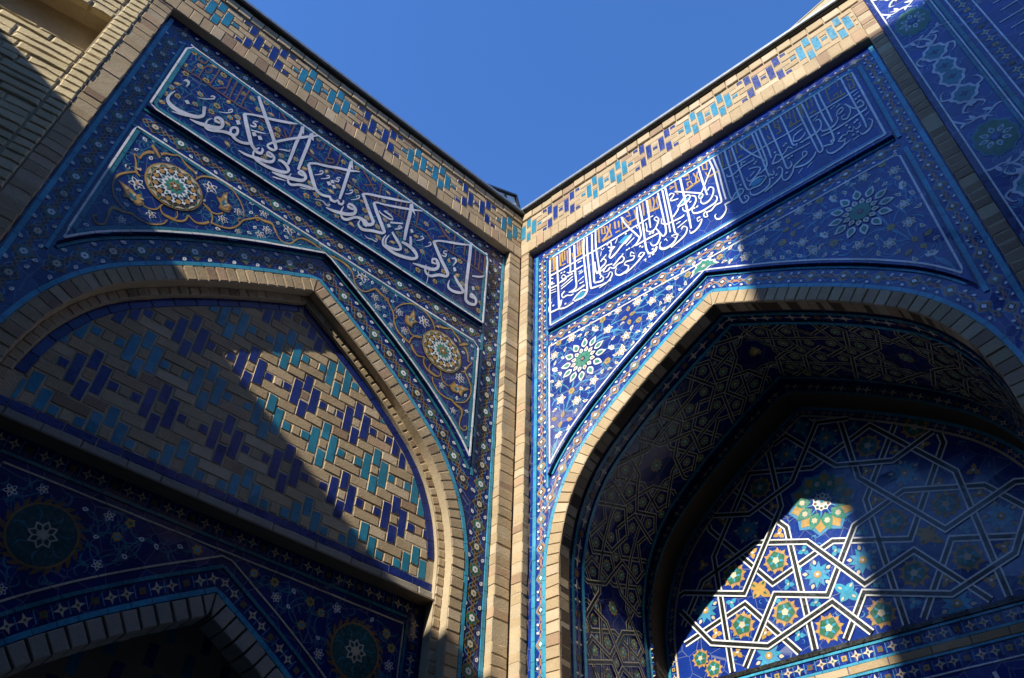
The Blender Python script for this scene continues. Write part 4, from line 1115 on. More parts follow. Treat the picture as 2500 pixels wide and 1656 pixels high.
def frieze(parent, wall, cell, u_anchor, step, v0, vb, vt, umax):
    sx = 1 if wall == 'L' else -1; ch = .065
    P = {0: [('T', 0, 0)], 1: [('T', -1, 1)], 2: [('T', 1, 2), ('T', -2, -1)], 3: [('T', -1, 1)], 4: [('T', 0, 0)], 5: [('T', -1, 1)], 6: [('T', 1, 2), ('T', -2, -1)], 7: [('T', -1, 1)], 8: [('T', 0, 0)],
         9: [('B', 2, 2), ('B', -2, -2)], 10: [('B', 1, 2), ('B', -2, -1)], 11: [('B', -1, 1)], 12: [('B', 0, 0)], 13: [('B', -1, 1)], 14: [('B', 1, 2), ('B', -2, -1)], 15: [('B', 2, 2), ('B', -2, -2)]}
    mb = MB(wall); mb.box(-.02, umax, vb, vt + .09, -.30, -.001, 'mortar'); mb.build('frieze_bed', parent)
    c0 = int((umax + .1 - u_anchor) / step) if step > 0 else int((umax + .1 - u_anchor) / step)
    c1 = int((0 - u_anchor) / step); lo, hi = min(c0, c1), max(c0, c1)
    occ = set()
    for c in range(lo, hi + 1):
        u = u_anchor + c * step
        if u < cell * .35 or u > umax - .03: continue
        for k, a, b in P[c % 16]:
            for r in range(a, b + 1): occ.add((c, r))
            hgt = (b - a + 1) * ch - .012
            if a == b: hgt = .040
            rect_brick('glazed_frieze_brick', parent, sx, u, v0 + (a + b) / 2 * ch, cell - .010, hgt, .004, 'brick_turquoise' if k == 'T' else 'brick_cobalt', .03, .004, .002, .002)
    for r in range(-2, 3):
        c = lo; run = []
        def flush(run):
            if not run: return
            ua = u_anchor + run[0] * step; ub = u_anchor + run[-1] * step; a, b = min(ua, ub) - cell / 2, max(ua, ub) + cell / 2
            a = max(a, .004); b = min(b, umax - .004)
            if b - a > .02: rect_brick('frieze_brick', parent, sx, (a + b) / 2, v0 + r * ch, b - a - .009, ch - .008, .003, 'brick', .03, .003, .002, .002)
        for c in range(lo - 1, hi + 2):
            u = u_anchor + c * step; ok = (c, r) not in occ and -.02 < u < umax + .02
            if ok: run.append(c)
            if not ok or len(run) == 3: flush(run); run = []
        flush(run)
    u = .004; 
    while u < umax - .02:                                      # soldier course below
        w_ = random.uniform(.078, .096); rect_brick('soldier_brick', parent, sx, u + w_ / 2, (vb + v0 - 2.5 * ch) / 2, w_ - .005, v0 - 2.5 * ch - vb - .006, .006, 'brick', .09, .004, .0025, .003); u += w_
    u = .004; va = v0 + 2.5 * ch + .006
    while u < umax - .02:                                      # header course on top
        w_ = random.uniform(.10, .135); rect_brick('header_brick', parent, sx, u + w_ / 2, (va + vt) / 2, w_ - .006, vt - va - .006, .014, 'brick', .06, .004, .002, .004); u += w_
    mb = MB(wall); mb.box(-.05, umax + .1, vt + .018, vt + .030, -.2, .030, 'dark_metal'); mb.build('drip_strip', parent)
    mb = MB(wall); mb.box(-.05, umax + .1, vt + .0325, vt + .060, -.35, .05, 'zinc'); mb.build('roof_flashing', parent)

def courses(name, parent, wall, u0, u1, v0, v1, n1, mat, pitch=.070, depth=.05, two=False):
    sx = 1 if wall == 'L' else -1; v = v0; k = 0
    while v < v1 - .02:
        h = pitch * random.uniform(.94, 1.06)
        if v + h > v1: h = v1 - v
        rect_brick(name, parent, sx, (u0 + u1) / 2, v + h / 2, round(u1 - u0, 3), round(h - .006, 3), n1, mat, depth, .005, .003, .003); v += h

def wall_common(parent, wall, arch, u0, u1, vtop, vmin, cm='cobalt'):
    """blue field behind the panels, with the arch opening left free"""
    mb = MB(wall); xs = [u0]
    h = arch.full(0.0); hw = 1.385
    cols = [arch.uc + x for x in [-hw + 2 * hw * i / 120 for i in range(121)]]
    mb.poly([(u0, vmin), (cols[0], vmin), (cols[0], vtop), (u0, vtop)], -.06, cm, False)
    mb.poly([(cols[-1], vmin), (u1, vmin), (u1, vtop), (cols[-1], vtop)], -.06, cm, False)
    for a, b in zip(cols, cols[1:]):
        va = arch.v_at(0, a - arch.uc) or arch.apex - 1.75; vb = arch.v_at(0, b - arch.uc) or arch.apex - 1.75
        mb.face([mb.P(a, va, -.06), mb.P(b, vb, -.06), mb.P(b, vtop, -.06), mb.P(a, vtop, -.06)], cm)
    return mb.build('tile_field', parent)
def spandrel(parent, wall, arch, ua, ub, vt, d, mat):
    mb = MB(wall); N = 140; us = [ua + (ub - ua) * i / N for i in range(N + 1)]
    us = sorted(us + [arch.uc])
    lo = []
    for u in us:
        v = arch.v_at(d, u - arch.uc); lo.append((u, v))
    f = -.03
    for (a, va), (b, vb) in zip(lo, lo[1:]):
        mb.face([mb.P(a, va, f), mb.P(b, vb, f), mb.P(b, vt, f), mb.P(a, vt, f)], mat)
        mb.face([mb.P(a, va, f), mb.P(b, vb, f), mb.P(b, vb, -.066), mb.P(a, va, -.066)], 'deep_cobalt')
    for u, v in (lo[0], lo[-1]): mb.face([mb.P(u, v, f), mb.P(u, vt, f), mb.P(u, vt, -.066), mb.P(u, v, -.066)], 'deep_cobalt')
    mb.face([mb.P(ua, vt, f), mb.P(ub, vt, f), mb.P(ub, vt, -.066), mb.P(ua, vt, -.066)], 'deep_cobalt')
    o = mb.build('spandrel_panel', parent)
    return o, lo
def edge_path(arch, d, ua, ub, vt, inset):
    """closed outline of a spandrel, inset from the panel edge"""
    ua += inset; ub -= inset; vt -= inset; low = []
    for i in range(161):
        u = ua + (ub - ua) * i / 160; low.append((u, arch.v_at(d + inset, u - arch.uc)))
    low.append((arch.uc, arch.v_at(d + inset, 0))); low.sort()
    return low + [(ub, vt), (ua, vt)]

# ================================================================== GROUND
gm = MB('L'); gm.v = [(-300, -300, 0), (300, -300, 0), (300, 300, 0), (-300, 300, 0)]; gm.f = [(0, 1, 2, 3)]; gm.mi = [gm.mat('paving')]
g = gm.build('ground', None); g['kind'] = 'structure'

# ================================================================== LEFT WALL
LW = thing('tiled_wall', 'tiled wall left of the corner with broad white script and a brick filled arch', 'wall', 'L')
LA = Arch(1.70, 5.555)
frieze(LW, 'L', .065, 2.361, -.065, 7.42, 7.115, 7.68, 3.62)
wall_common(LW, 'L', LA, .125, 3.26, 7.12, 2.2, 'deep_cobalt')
mb = MB('L'); mb.box(-.3, 3.7, 1.9, 7.70, -.75, -.62, 'plaster'); mb.build('wall_core', LW)
mb = MB('L'); mb.box(-.16, .012, 1.9, 7.69, -.30, -.009, 'mortar'); mb.build('corner_core', LW)
mb = MB('L'); mb.box(-3.2, 6.5, 7.60, 7.69, -3.2, -.31, 'plaster'); mb.build('roof_slab', LW)
# corner pilaster and outer pilaster
for a, b in ((.004, .128), (3.262, 3.385)):
    mb = MB('L'); mb.box(a + .002, b - .002, 1.9, 7.113, -.12, -.002, 'mortar'); mb.build('pilaster_core', LW)
    courses('pilaster_brick', LW, 'L', a, b, 2.6, 7.11, 0.0, 'brick', depth=.056)
lin(LW, 'turquoise_liner', 'L', [(.148, 2.6), (.148, 7.08)], -.06, 'turquoise', .026)
lin(LW, 'turquoise_liner', 'L', [(3.232, 2.6), (3.232, 7.08)], -.06, 'turquoise', .026)
lin(LW, 'teal_liner', 'L', [(.316, 4.7), (.316, 6.93)], -.06, 'teal', .020)
lin(LW, 'teal_liner', 'L', [(3.088, 4.7), (3.088, 6.93)], -.06, 'turquoise', .018)
lin(LW, 'teal_liner', 'L', [(.33, 6.063), (3.08, 6.063)], -.06, 'teal', .020)
lin(LW, 'teal_liner', 'L', [(.33, 5.880), (3.08, 5.880)], -.06, 'teal', .022)
lin(LW, 'teal_liner', 'L', [(.33, 6.925), (3.08, 6.925)], -.06, 'teal', .018)
lin(LW, 'teal_liner', 'L', [p for p in LA.full(.183) if .34 < p[0] < 3.06], -.06, 'teal', .020)
lin(LW, 'arch_liner', 'L', [p for p in LA.full(.014) if p[1] > 2.6], -.06, 'turquoise', .026)
N1 = -.0588
run_band(LW, 'L', 'dark', [(.237, 2.9), (.237, 6.9)], .135, .155, N1)
run_band(LW, 'L', 'dark', [(3.160, 2.8), (3.160, 6.9)], .125, .155, N1)
run_band(LW, 'L', 'dark', [(3.05, 5.972), (.34, 5.972)], .135, .165, N1)
run_band(LW, 'L', 'dark', [(3.2, 7.005), (.18, 7.005)], .125, .155, N1)
ap = LA.off(.098)
for sg in (1, -1):
    run_band(LW, 'L', 'dark', [(LA.uc + sg * x, v) for x, v in ap if v > 4.55], .135, .155, N1)
# brick arch rings, border tiles and infill
mb = MB('L')
for (d0, d1, n) in ((0.0, -.10, -.057), (-.10, -.157, -.121)):
    a, b = LA.full(d0), None
    h0, h1 = [], []
    for sg in (1, -1):
        for (pa, na), (pb, nb) in [((LA.half[i], LA.nor[i]), (LA.half[i + 1], LA.nor[i + 1])) for i in range(len(LA.half) - 1)]:
            q = []
            for p, n_, d in ((pa, na, d0), (pb, nb, d0), (pb, nb, d1), (pa, na, d1)): q.append((LA.uc + sg * max(0, p[0] + n_[0] * d), p[1] + n_[1] * d))
            mb.face([mb.P(*t, n) for t in q], 'mortar')
            mb.face([mb.P(*q[2], n), mb.P(*q[3], n), mb.P(*q[3], n - .07), mb.P(*q[2], n - .07)], 'mortar')
mb.build('ring_mortar', LW)
voussoirs('arch_brick', LW, 'L', LA, .066, -.002, -.098, -.128, -.053, 'brick', 2.75, .008, mats=None)
voussoirs('inner_arch_brick', LW, 'L', LA, .064, -.102, -.152, -.175, -.117, 'brick', 2.9, .012)
LEDGE = 3.855
hull = [p for p in LA.full(-.212) if p[1] > 3.905]; hull = [(hull[0][0], 3.905)] + hull + [(hull[-1][0], 3.905)]; hull = hull[::-1]
for sg, (pa, na), (pb, nb) in LA.stations(.142, -.158, -.209, LEDGE + .07):
    q = []
    for f, d in ((.012, -.158), (.988, -.158), (.988, -.209), (.012, -.209)):
        p = [pa[k] + (pb[k] - pa[k]) * f for k in (0, 1)]; n_ = [na[k] + (nb[k] - na[k]) * f for k in (0, 1)]
        q.append((LA.uc + sg * max(.002, p[0] + n_[0] * d), p[1] + n_[1] * d))
    # split in two so that the tile follows the curve
    free_brick('edge_tile', LW, 'L', q, -.175, -.149 + jit(.001), 'brick_cobalt', .002)
u = .47
while u < 2.93:
    w_ = min(random.uniform(.10, .17), 2.93 - u); rect_brick('edge_tile', LW, 1, u + w_ / 2, 3.8785, w_ - .004, .046, -.149, 'brick_cobalt', .03, .002, .001, .001); u += w_
bed = MB('L'); inner = LA.full(-.15); inner = [p for p in inner if p[1] > LEDGE]
for a, b in zip(inner, inner[1:]): bed.face([bed.P(a[0], LEDGE, -.1535), bed.P(b[0], LEDGE, -.1535), bed.P(*b, -.1535), bed.P(*a, -.1535)], 'mortar')
bed.build('infill_bed', LW)
CE, CH, U0, V0 = .0612, .065, 1.656, 4.717
occ = {}; pieces = []
for j in range(-4, 4):
    colr = 'brick_cobalt' if j % 2 == 0 else 'brick_turquoise'
    for k in range(-6, 7):
        c = k * 6 + (3 if j % 2 else 0)
        for dc, ra, rb in ((0, 0, 0), (1, -1, 1), (2, 1, 2), (2, -2, -1), (3, -1, 1), (4, 0, 0)):
            pieces.append((c + dc, c + dc, 4 * j + ra, 4 * j + rb, colr))
            for r in range(4 * j + ra, 4 * j + rb + 1): occ[(c + dc, r)] = 1
for r in range(-16, 15):
    run = []
    for c in range(-30, 36):
        if (c, r) in occ:
            if run: pieces.append((run[0], run[-1], r, r, None)); run = []
        else:
            run.append(c)
for ca, cb, ra, rb, colr in pieces:
    g_ = .0045
    p = [(U0 - (cb + .5) * CE + g_, V0 + (ra - .5) * CH + g_), (U0 - (ca - .5) * CE - g_, V0 + (ra - .5) * CH + g_), (U0 - (ca - .5) * CE - g_, V0 + (rb + .5) * CH - g_), (U0 - (cb + .5) * CE + g_, V0 + (rb + .5) * CH - g_)]
    if cb - ca > 4: continue
    p = [(a + jit(.003), b + jit(.003)) for a, b in p]
    q = clip_poly(p, hull)
    if len(q) < 3 or area(q) < .0004: continue
    free_brick('glazed_brick' if colr else 'brick', LW, 'L', q, -.185, -.150 + jit(.0022), colr or 'brick', .004)
# ledge below the infill
u = .40
while u < 3.0:
    w_ = min(random.uniform(.16, .26), 3.0 - u); rect_brick('ledge_brick', LW, 1, u + w_ / 2, 3.826, w_ - .003, .050, -.140, 'grey_stone', .10, .005, .002, .003); u += w_
# ---- script panel
def slab(parent, wall, u0, u1, v0, v1, n, mat, name):
    mb = MB(wall); mb.box(u0, u1, v0, v1, -.066, n, mat); return mb.build(name, parent)
PN = -.03
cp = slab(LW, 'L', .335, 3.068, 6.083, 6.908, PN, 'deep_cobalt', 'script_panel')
def rect(u0, u1, v0, v1, i): return [(u0 + i, v0 + i), (u1 - i, v0 + i), (u1 - i, v1 - i), (u0 + i, v1 - i)]
def close(p): return p + [p[0]]
def closed_liner(mb, path, n, m, width, **k): liner(mb, path + [path[0]], n, m, width, **k)
lin(cp, 'white_border', 'L', close(rect(.335, 3.068, 6.083, 6.908, .008)), PN, 'white_glaze', .013, thick=.004)
lin(cp, 'teal_border', 'L', close(rect(.335, 3.068, 6.083, 6.908, .029)), PN, 'teal', .026, thick=.003)
mb = MB('L')
for k in range(300): curl(mb, random.uniform(.42, 2.98), random.uniform(6.15, 6.84), random.uniform(.020, .040), random.uniform(0, 6.28), random.choice((1, -1)), PN + .0008, 'vine' if k % 2 else 'teal')
for k in range(26):
    u = .5 + k * .095; v = random.uniform(6.25, 6.75); a = random.uniform(-.6, .6)
    mb.taper([(u, v), (u + .07, v + .05 * math.sin(a + 1)), (u + .14, v + .02), (u + .2, v - .06 * math.cos(a)), (u + .25, v - .03)], [.003, .007, .007, .006, .002], PN + .0006, 'vine', 5)
vines(mb, [p[0] for p in parse(L_FLOW, 2)], PN + .0007, 'vine', .007)
mb.build('vine_scroll', cp, True)
fl = [p[0] for p in parse(L_FLOW, 2)]
scatter('gold_blossom', 'gold_blossom', fl[::2] + fl[1::4], cp, 1, PN + .0018, 1.4); scatter('gold_bud', 'gold_bud', fl[3::4], cp, 1, PN + .0018, 1.4)
mb = MB('L')
for s_ in parse(L_BROWN, 4): mb.brush(s_, PN + .0034, 'umber')
mb.build('brown_lettering', cp)
mb = MB('L')
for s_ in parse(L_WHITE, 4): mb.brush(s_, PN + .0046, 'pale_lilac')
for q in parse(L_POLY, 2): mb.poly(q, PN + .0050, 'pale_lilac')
mb.build('white_lettering', cp)
# ---- spandrel panel
SU0, SU1, SV = .358, 3.062, 5.858
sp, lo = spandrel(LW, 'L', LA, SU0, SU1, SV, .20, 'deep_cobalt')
lin(sp, 'white_border', 'L', close(edge_path(LA, .20, SU0, SU1, SV, .009)), PN, 'white_glaze', .013, thick=.004)
lin(sp, 'teal_border', 'L', close(edge_path(LA, .20, SU0, SU1, SV, .030)), PN, 'teal', .022, thick=.003)
def mir(uc, q): return [(2 * uc - p[0], p[1], -p[2], p[3]) if len(p) == 4 else (2 * uc - p[0], *p[1:]) for p in q]
mb = MB('L'); mc = MB('L')
for s_ in parse(LS_GOLD, 4):
    for q in (s_, mir(LA.uc, s_)):
        mb.brush(q, PN + .0022, 'ochre_dark'); mb.brush([(a, b, c * .55, d * .55) for a, b, c, d in q], PN + .0030, 'ochre')
for q in parse(LS_BIRD, 2):
    for z in (q, mir(LA.uc, q)):
        c = (sum(p[0] for p in z) / len(z), sum(p[1] for p in z) / len(z)); mb.fan(c, z, PN + .0032, 'ochre_dark'); mb.fan(c, scaled(c, z, .80), PN + .0040, 'ochre'); mb.fan(c, scaled((c[0], c[1] - .008), z, .34), PN + .0048, 'teal')
mb.build('gold_scroll', sp)
for p in [p[0] for p in parse(LS_CELL, 2)]:
    for u in (p[0], 2 * LA.uc - p[0]): mc.poly(leaf((u - .010, p[1] - .010), random.uniform(0, 3), .028, .018, 4), PN + .0054, 'cream')
mc.build('scroll_inlay', sp, True)
fl = [p[0] for p in parse(LS_FLOW, 3)]; fl = [(p[0], p[1], p[2] / .034) for p in fl]
scatter('white_blossom', 'white_blossom', fl + mir(LA.uc, fl), sp, 1, PN + .0018, 1.1)
bd = [p[0] for p in parse(LS_BUD, 2)]; scatter('white_bud', 'white_bud', bd + mir(LA.uc, bd), sp, 1, PN + .0018, 1.0)
mb = MB('L')
for k in range(300):
    u = random.uniform(.40, 3.0); b = LA.v_at(.20, u - LA.uc) + .06; t = SV - .06
    if t - b > .03: curl(mb, u, random.uniform(b, t), random.uniform(.016, .034), random.uniform(0, 6.28), random.choice((1, -1)), PN + .0008, 'vine')
vines(mb, fl + bd + mir(LA.uc, fl) + mir(LA.uc, bd), PN + .0007, 'vine', .006, .25)
mb.build('vine_scroll', sp, True)
def rosette_gold(mb):
    r = .176; c = (0, 0)
    mb.poly(ell(c, r, r, 48), 0, 'ochre_dark'); mb.poly(ell(c, r * .975, r * .975, 48), LY, 'ochre'); mb.poly(ell(c, r * .93, r * .93, 48), 2 * LY, 'green_glaze')
    for k in range(12):
        a = 2 * math.pi * k / 12; mb.poly([(r * .93 * math.cos(a - .2), r * .93 * math.sin(a - .2)), (r * .93 * math.cos(a + .2), r * .93 * math.sin(a + .2)), (r * .80 * math.cos(a), r * .80 * math.sin(a))], 3 * LY, 'cream')
        mb.strip([(r * .79 * math.cos(a + .26), r * .79 * math.sin(a + .26)), (r * .95 * math.cos(a + .26), r * .95 * math.sin(a + .26))], 3 * LY, 'ochre', .006)
    mb.poly(ell(c, r * .815, r * .815, 48), 4 * LY, 'ochre'); mb.poly(ell(c, r * .785, r * .785, 48), 5 * LY, 'black_glaze')
    for k in range(12):
        a = 2 * math.pi * k / 12; mb.poly(star((r * .66 * math.cos(a), r * .66 * math.sin(a)), r * .115, r * .085, 5, a), 6 * LY, 'ochre')
        b = a + math.pi / 12; mb.poly(star((r * .69 * math.cos(b), r * .69 * math.sin(b)), r * .085, r * .055, 4, b), 6 * LY, 'white_glaze')
    mb.poly(star(c, r * .66, r * .42, 12, math.pi / 12), 7 * LY, 'white_glaze')
    for k in range(12):
        a = 2 * math.pi * k / 12 + math.pi / 12; mb.poly(star((r * .47 * math.cos(a), r * .47 * math.sin(a)), r * .07, r * .045, 4, a), 8 * LY, 'teal')
    mb.poly(star(c, r * .40, r * .26, 12), 9 * LY, 'sea_green')
    flower(mb, c, r * .21, 6, 'ochre', 'umber', 'white_glaze', 0, 10 * LY)
rg = stamp(rosette_gold)
for u in (.687, 2 * LA.uc - .687): place('gold_rosette', rg, sp, u, 5.557, PN + .0048)
# ---- lower wall under the ledge
LN = -.22
mb = MB('L'); L2 = Arch(1.68, 3.43, .82, 1.9)
us = [.36 + 2.66 * i / 120 for i in range(121)]
for a, b in zip(us, us[1:]):
    va = L2.v_at(0, a - 1.68) or 2.0; vb = L2.v_at(0, b - 1.68) or 2.0
    mb.face([mb.P(a, va, LN), mb.P(b, vb, LN), mb.P(b, 3.80, LN), mb.P(a, 3.80, LN)], 'deep_cobalt')
lp = mb.build('lower_panel', LW)
mb = MB('L'); mb.box(.3, 3.1, 3.79, 3.80, -.6, -.12, 'plaster'); mb.build('ledge_bed', LW)
NB = LN + .0012
run_band(lp, 'L', 'star', [(2.86, 3.745), (.48, 3.745)], .075, .20, NB, ('x', 'y'), 'star_tile')
run_band(lp, 'L', 'star', [(.515, 3.70), (.515, 2.7)], .075, .20, NB, ('x', 'y'), 'star_tile')
for sg in (1, -1): run_band(lp, 'L', 'star', [(1.68 + sg * x, v) for x, v in L2.off(.07) if v > 2.6], .07, .20, NB, ('x', 'y'), 'star_tile')
lin(lp, 'teal_liner', 'L', [(.57, 2.7), (.57, 3.69), (2.80, 3.69)], LN, 'teal', .016)
lin(lp, 'teal_liner', 'L', L2.full(.122), LN, 'teal', .018)
lin(lp, 'teal_liner', 'L', L2.full(.016), LN, 'turquoise', .026)
lin(lp, 'white_border', 'L', [(.59, 2.7), (.59, 3.645), (2.77, 3.645), (2.77, 2.7)], LN, 'cream', .008, thick=.004)
lin(lp, 'white_border', 'L', L2.full(.175), LN, 'cream', .009, thick=.004)
def teal_rosette(mb):
    for k in range(22):
        a = 2 * math.pi * k / 22; mb.poly(leaf((.135 * math.cos(a), .135 * math.sin(a)), a + 1.0, .07, .026), 0, 'umber')
    mb.poly(ell((0, 0), .150, .150, 40), LY, 'ochre_dark'); mb.poly(ell((0, 0), .140, .140, 40), 2 * LY, 'dark_teal')
    for k in range(7):
        a = 2 * math.pi * k / 7; mb.taper([(.06 * math.cos(a), .06 * math.sin(a)), (.10 * math.cos(a + .25), .10 * math.sin(a + .25)), (.13 * math.cos(a + .1), .13 * math.sin(a + .1))], [.004, .009, .003], 3 * LY, 'teal', 3)
    flower(mb, (0, 0), .062, 8, 'cream', 'dark_teal', 'cream', 0, 4 * LY); mb.poly(star((0, 0), .034, .014, 6), 7 * LY, 'cream')
tr_ = stamp(teal_rosette)
for u in (2.49, .87): place('teal_rosette', tr_, lp, u, 3.40, LN + .002)
spots = []
for k in range(6000):
    u = random.uniform(.64, 2.74); v = random.uniform(2.9, 3.60); b = L2.v_at(.20, u - 1.68)
    if b is None or v < b + .02: continue
    if min(math.dist((u, v), (c, 3.40)) for c in (2.49, .87)) < .21: continue
    if all(math.dist((u, v), p) > .076 for p in spots): spots.append((u, v))
scatter('white_blossom', 'white_blossom', spots[::3], lp, 1, LN + .002, .85); scatter('gold_blossom', 'gold_blossom', spots[1::3], lp, 1, LN + .002, 1.5); scatter('white_bud', 'white_bud', spots[2::3], lp, 1, LN + .002, .9)
mb = MB('L')
for k in range(420):
    u = random.uniform(.64, 2.74); v = random.uniform(2.9, 3.60); b = L2.v_at(.20, u - 1.68)
    if b is not None and v > b: curl(mb, u, v, random.uniform(.022, .045), random.uniform(0, 6.28), random.choice((1, -1)), LN + .0008, 'vine')
vines(mb, spots, LN + .0006, 'vine', .007, .16)
mb.build('vine_scroll', lp, True)
voussoirs('lower_arch_brick', LW, 'L', L2, .076, -.004, -.10, -.34, -.205, 'grey_stone', 2.3)
mb = MB('L'); mb.box(.5, 2.9, 1.9, 3.5, -.615, -.55, 'dark_mortar'); mb.build('lower_recess', LW)
for i in range(8):
    for j in range(7): rect_brick('recess_tile', LW, 1, .95 + i * .19 + (j % 2) * .06, 2.55 + j * .13, .05, .11, -.545, 'brick_cobalt' if (i + j) % 2 else 'brick_turquoise', .02, .003)

# ================================================================== RIGHT WALL
RW = thing('tiled_wall', 'sunlit tiled wall right of the corner with dense white script and deep arched recess', 'wall', 'R')
RA = Arch(1.62, 5.605)
frieze(RW, 'R', .0612, 1.678, .0612, 7.453, 7.14, 7.712, 3.15)
wall_common(RW, 'R', RA, .10, 3.16, 7.145, 2.2)
mb = MB('R'); mb.box(-.2, 3.9, 1.9, 7.70, -1.62, -1.5, 'plaster'); mb.build('wall_core', RW)
mb = MB('R'); mb.box(-.6, 6.5, 7.60, 7.69, -3.2, -.31, 'plaster'); mb.build('roof_slab', RW)
for a, b in ((.004, .088), (3.152, 3.244)):
    mb = MB('R'); mb.box(a + .002, b - .002, 1.9, 7.135 if a < 1 else 8.1, -.12, -.002, 'mortar'); mb.build('pilaster_core', RW)
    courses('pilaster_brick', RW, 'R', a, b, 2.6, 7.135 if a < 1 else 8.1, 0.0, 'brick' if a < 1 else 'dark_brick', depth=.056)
lin(RW, 'turquoise_liner', 'R', [(.140, 2.6), (.140, 7.08)], -.06, 'turquoise', .028)
lin(RW, 'turquoise_liner', 'R', [(3.128, 2.6), (3.128, 7.12)], -.06, 'turquoise', .028)
lin(RW, 'turquoise_liner', 'R', [(.250, 4.65), (.250, 6.0)], -.06, 'turquoise', .016)
lin(RW, 'turquoise_liner', 'R', [(.250, 6.06), (.250, 6.97)], -.06, 'turquoise', .016)
lin(RW, 'turquoise_liner', 'R', [(3.012, 4.65), (3.012, 5.95)], -.06, 'turquoise', .026)
lin(RW, 'turquoise_liner', 'R', [(3.012, 6.06), (3.012, 6.98)], -.06, 'turquoise', .026)
lin(RW, 'turquoise_liner', 'R', [(.28, 6.066), (2.98, 6.066)], -.06, 'turquoise', .018)
lin(RW, 'turquoise_liner', 'R', [(.28, 5.934), (2.98, 5.934)], -.06, 'turquoise', .018)
lin(RW, 'arch_liner', 'R', [p for p in RA.full(.014) if p[1] > 2.6], -.06, 'turquoise', .026)
lin(RW, 'arch_liner', 'R', [p for p in RA.full(.140) if .29 < p[0] < 2.96], -.06, 'turquoise', .014)
FR = ('black_glaze', 'sea_green')
run_band(RW, 'R', 'light', [(.195, 2.9), (.195, 7.0)], .095, .20, N1, FR)
run_band(RW, 'R', 'light', [(3.070, 2.8), (3.070, 7.0)], .095, .20, N1, FR)
run_band(RW, 'R', 'light', [(.27, 6.0), (2.99, 6.0)], .115, .23, N1, FR)
run_band(RW, 'R', 'light', [(.2, 7.035), (3.1, 7.035)], .10, .21, N1, FR)
for sg in (1, -1): run_band(RW, 'R', 'light', [(RA.uc + sg * x, v) for x, v in RA.off(.080) if v > 4.45], .105, .21, N1, FR)
mb = MB('R')
for sg in (1, -1):
    for i in range(len(RA.half) - 1):
        q = []
        for k_, d in ((i, 0.0), (i + 1, 0.0), (i + 1, -.10), (i, -.10)):
            p, n_ = RA.half[k_], RA.nor[k_]; q.append((RA.uc + sg * max(0, p[0] + n_[0] * d), p[1] + n_[1] * d))
        mb.face([mb.P(*t, -.055) for t in q], 'mortar')
mb.build('ring_mortar', RW)
voussoirs('arch_brick', RW, 'R', RA, .072, -.002, -.10, -.145, -.048, 'brick', 2.75, .004)
# ---- script panel
cp = slab(RW, 'R', .268, 2.988, 6.083, 6.955, PN, 'cobalt', 'script_panel')
lin(cp, 'white_border', 'R', close(rect(.268, 2.988, 6.083, 6.955, .034)), PN, 'white_glaze', .014, thick=.003, piece=.2)
lin(cp, 'turquoise_border', 'R', [(.31, 6.133), (2.95, 6.133)], PN, 'sky_glaze', .022, thick=.003, piece=.2)
lin(cp, 'turquoise_border', 'R', [(.29, 6.938), (2.97, 6.938)], PN, 'turquoise', .020, thick=.003, piece=.2)
def clusters(S, gap):
    G = []
    for s_ in S:
        hit = [g for g in G if any(math.dist(p[:2], q[:2]) < gap for t in g for q in dense([x[:2] for x in t], .02) for p in dense([x[:2] for x in s_], .02))]
        n_ = [s_]
        for g in hit: n_ += g; G.remove(g)
        G.append(n_)
    return G
for g in clusters(parse(R_GOLD, 4), .035):
    mb = MB('R')
    for s_ in g: mb.brush([(a, b, c * 1.3, d * 1.3) for a, b, c, d in s_], PN + .0020, 'ochre', 1)
    mb.build('gold_word', cp)
mb = MB('R')
for q in parse(R_TURQ, 2): mb.fan((sum(p[0] for p in q) / len(q), sum(p[1] for p in q) / len(q)), q, PN + .0030, 'turquoise')
mb.build('turquoise_inlay', cp)
mb = MB('R')
for s_ in parse(R_WHITE, 4): mb.brush([(a, b, c * .96, d * .96) for a, b, c, d in s_], PN + .0040, 'white_glaze')
for p in [p[0] for p in parse(R_DOT, 2)]: mb.poly(ell(p, .0115, .0115, 4, .5), PN + .0048, 'white_glaze')
mb.build('white_lettering', cp)
# ---- spandrel panel
RU0, RU1, RV = .268, 2.988, 5.915; RD = .155
sp, lo = spandrel(RW, 'R', RA, RU0, RU1, RV, RD, 'cobalt')
lin(sp, 'white_border', 'R', close(edge_path(RA, RD, RU0, RU1, RV, .022)), PN, 'white_glaze', .012, thick=.003, piece=.25)
for s_ in parse(RS_STEM, 4):
    for q in (s_, mir(RA.uc, s_)):
        mb = MB('R'); mb.brush(q, PN + .0010 + random.random() * .0004, 'sky_glaze'); mb.build('stem', sp)
def both(name, key, txt, k, n, scale, ang=None):
    s_ = [p[0] for p in parse(txt, k)]; scatter(name, key, s_ + mir(RA.uc, s_), sp, -1, n, scale, ang)
both('star_blossom', 'star_blossom', RS_FLOW, 2, PN + .0020, 1.12); both('half_blossom', 'half_blossom', RS_HALF, 2, PN + .0020, 1.0)
both('gold_flower', 'gold_flower', RS_GOLD, 2, PN + .0020, .95); both('white_leaf', 'white_leaf', RS_LEAF, 2, PN + .0020, 1.0)
mb = MB('R'); vp = [p[0] for t_ in (RS_FLOW, RS_HALF, RS_GOLD, RS_LEAF) for p in parse(t_, 2)]
for q in (vp, mir(RA.uc, vp)): vines(mb, q, PN + .0006, 'sky_glaze', .0055, .13)
mb.build('vine_scroll', sp, True)
tre = [p[0] for p in parse(RS_TRE, 3)]
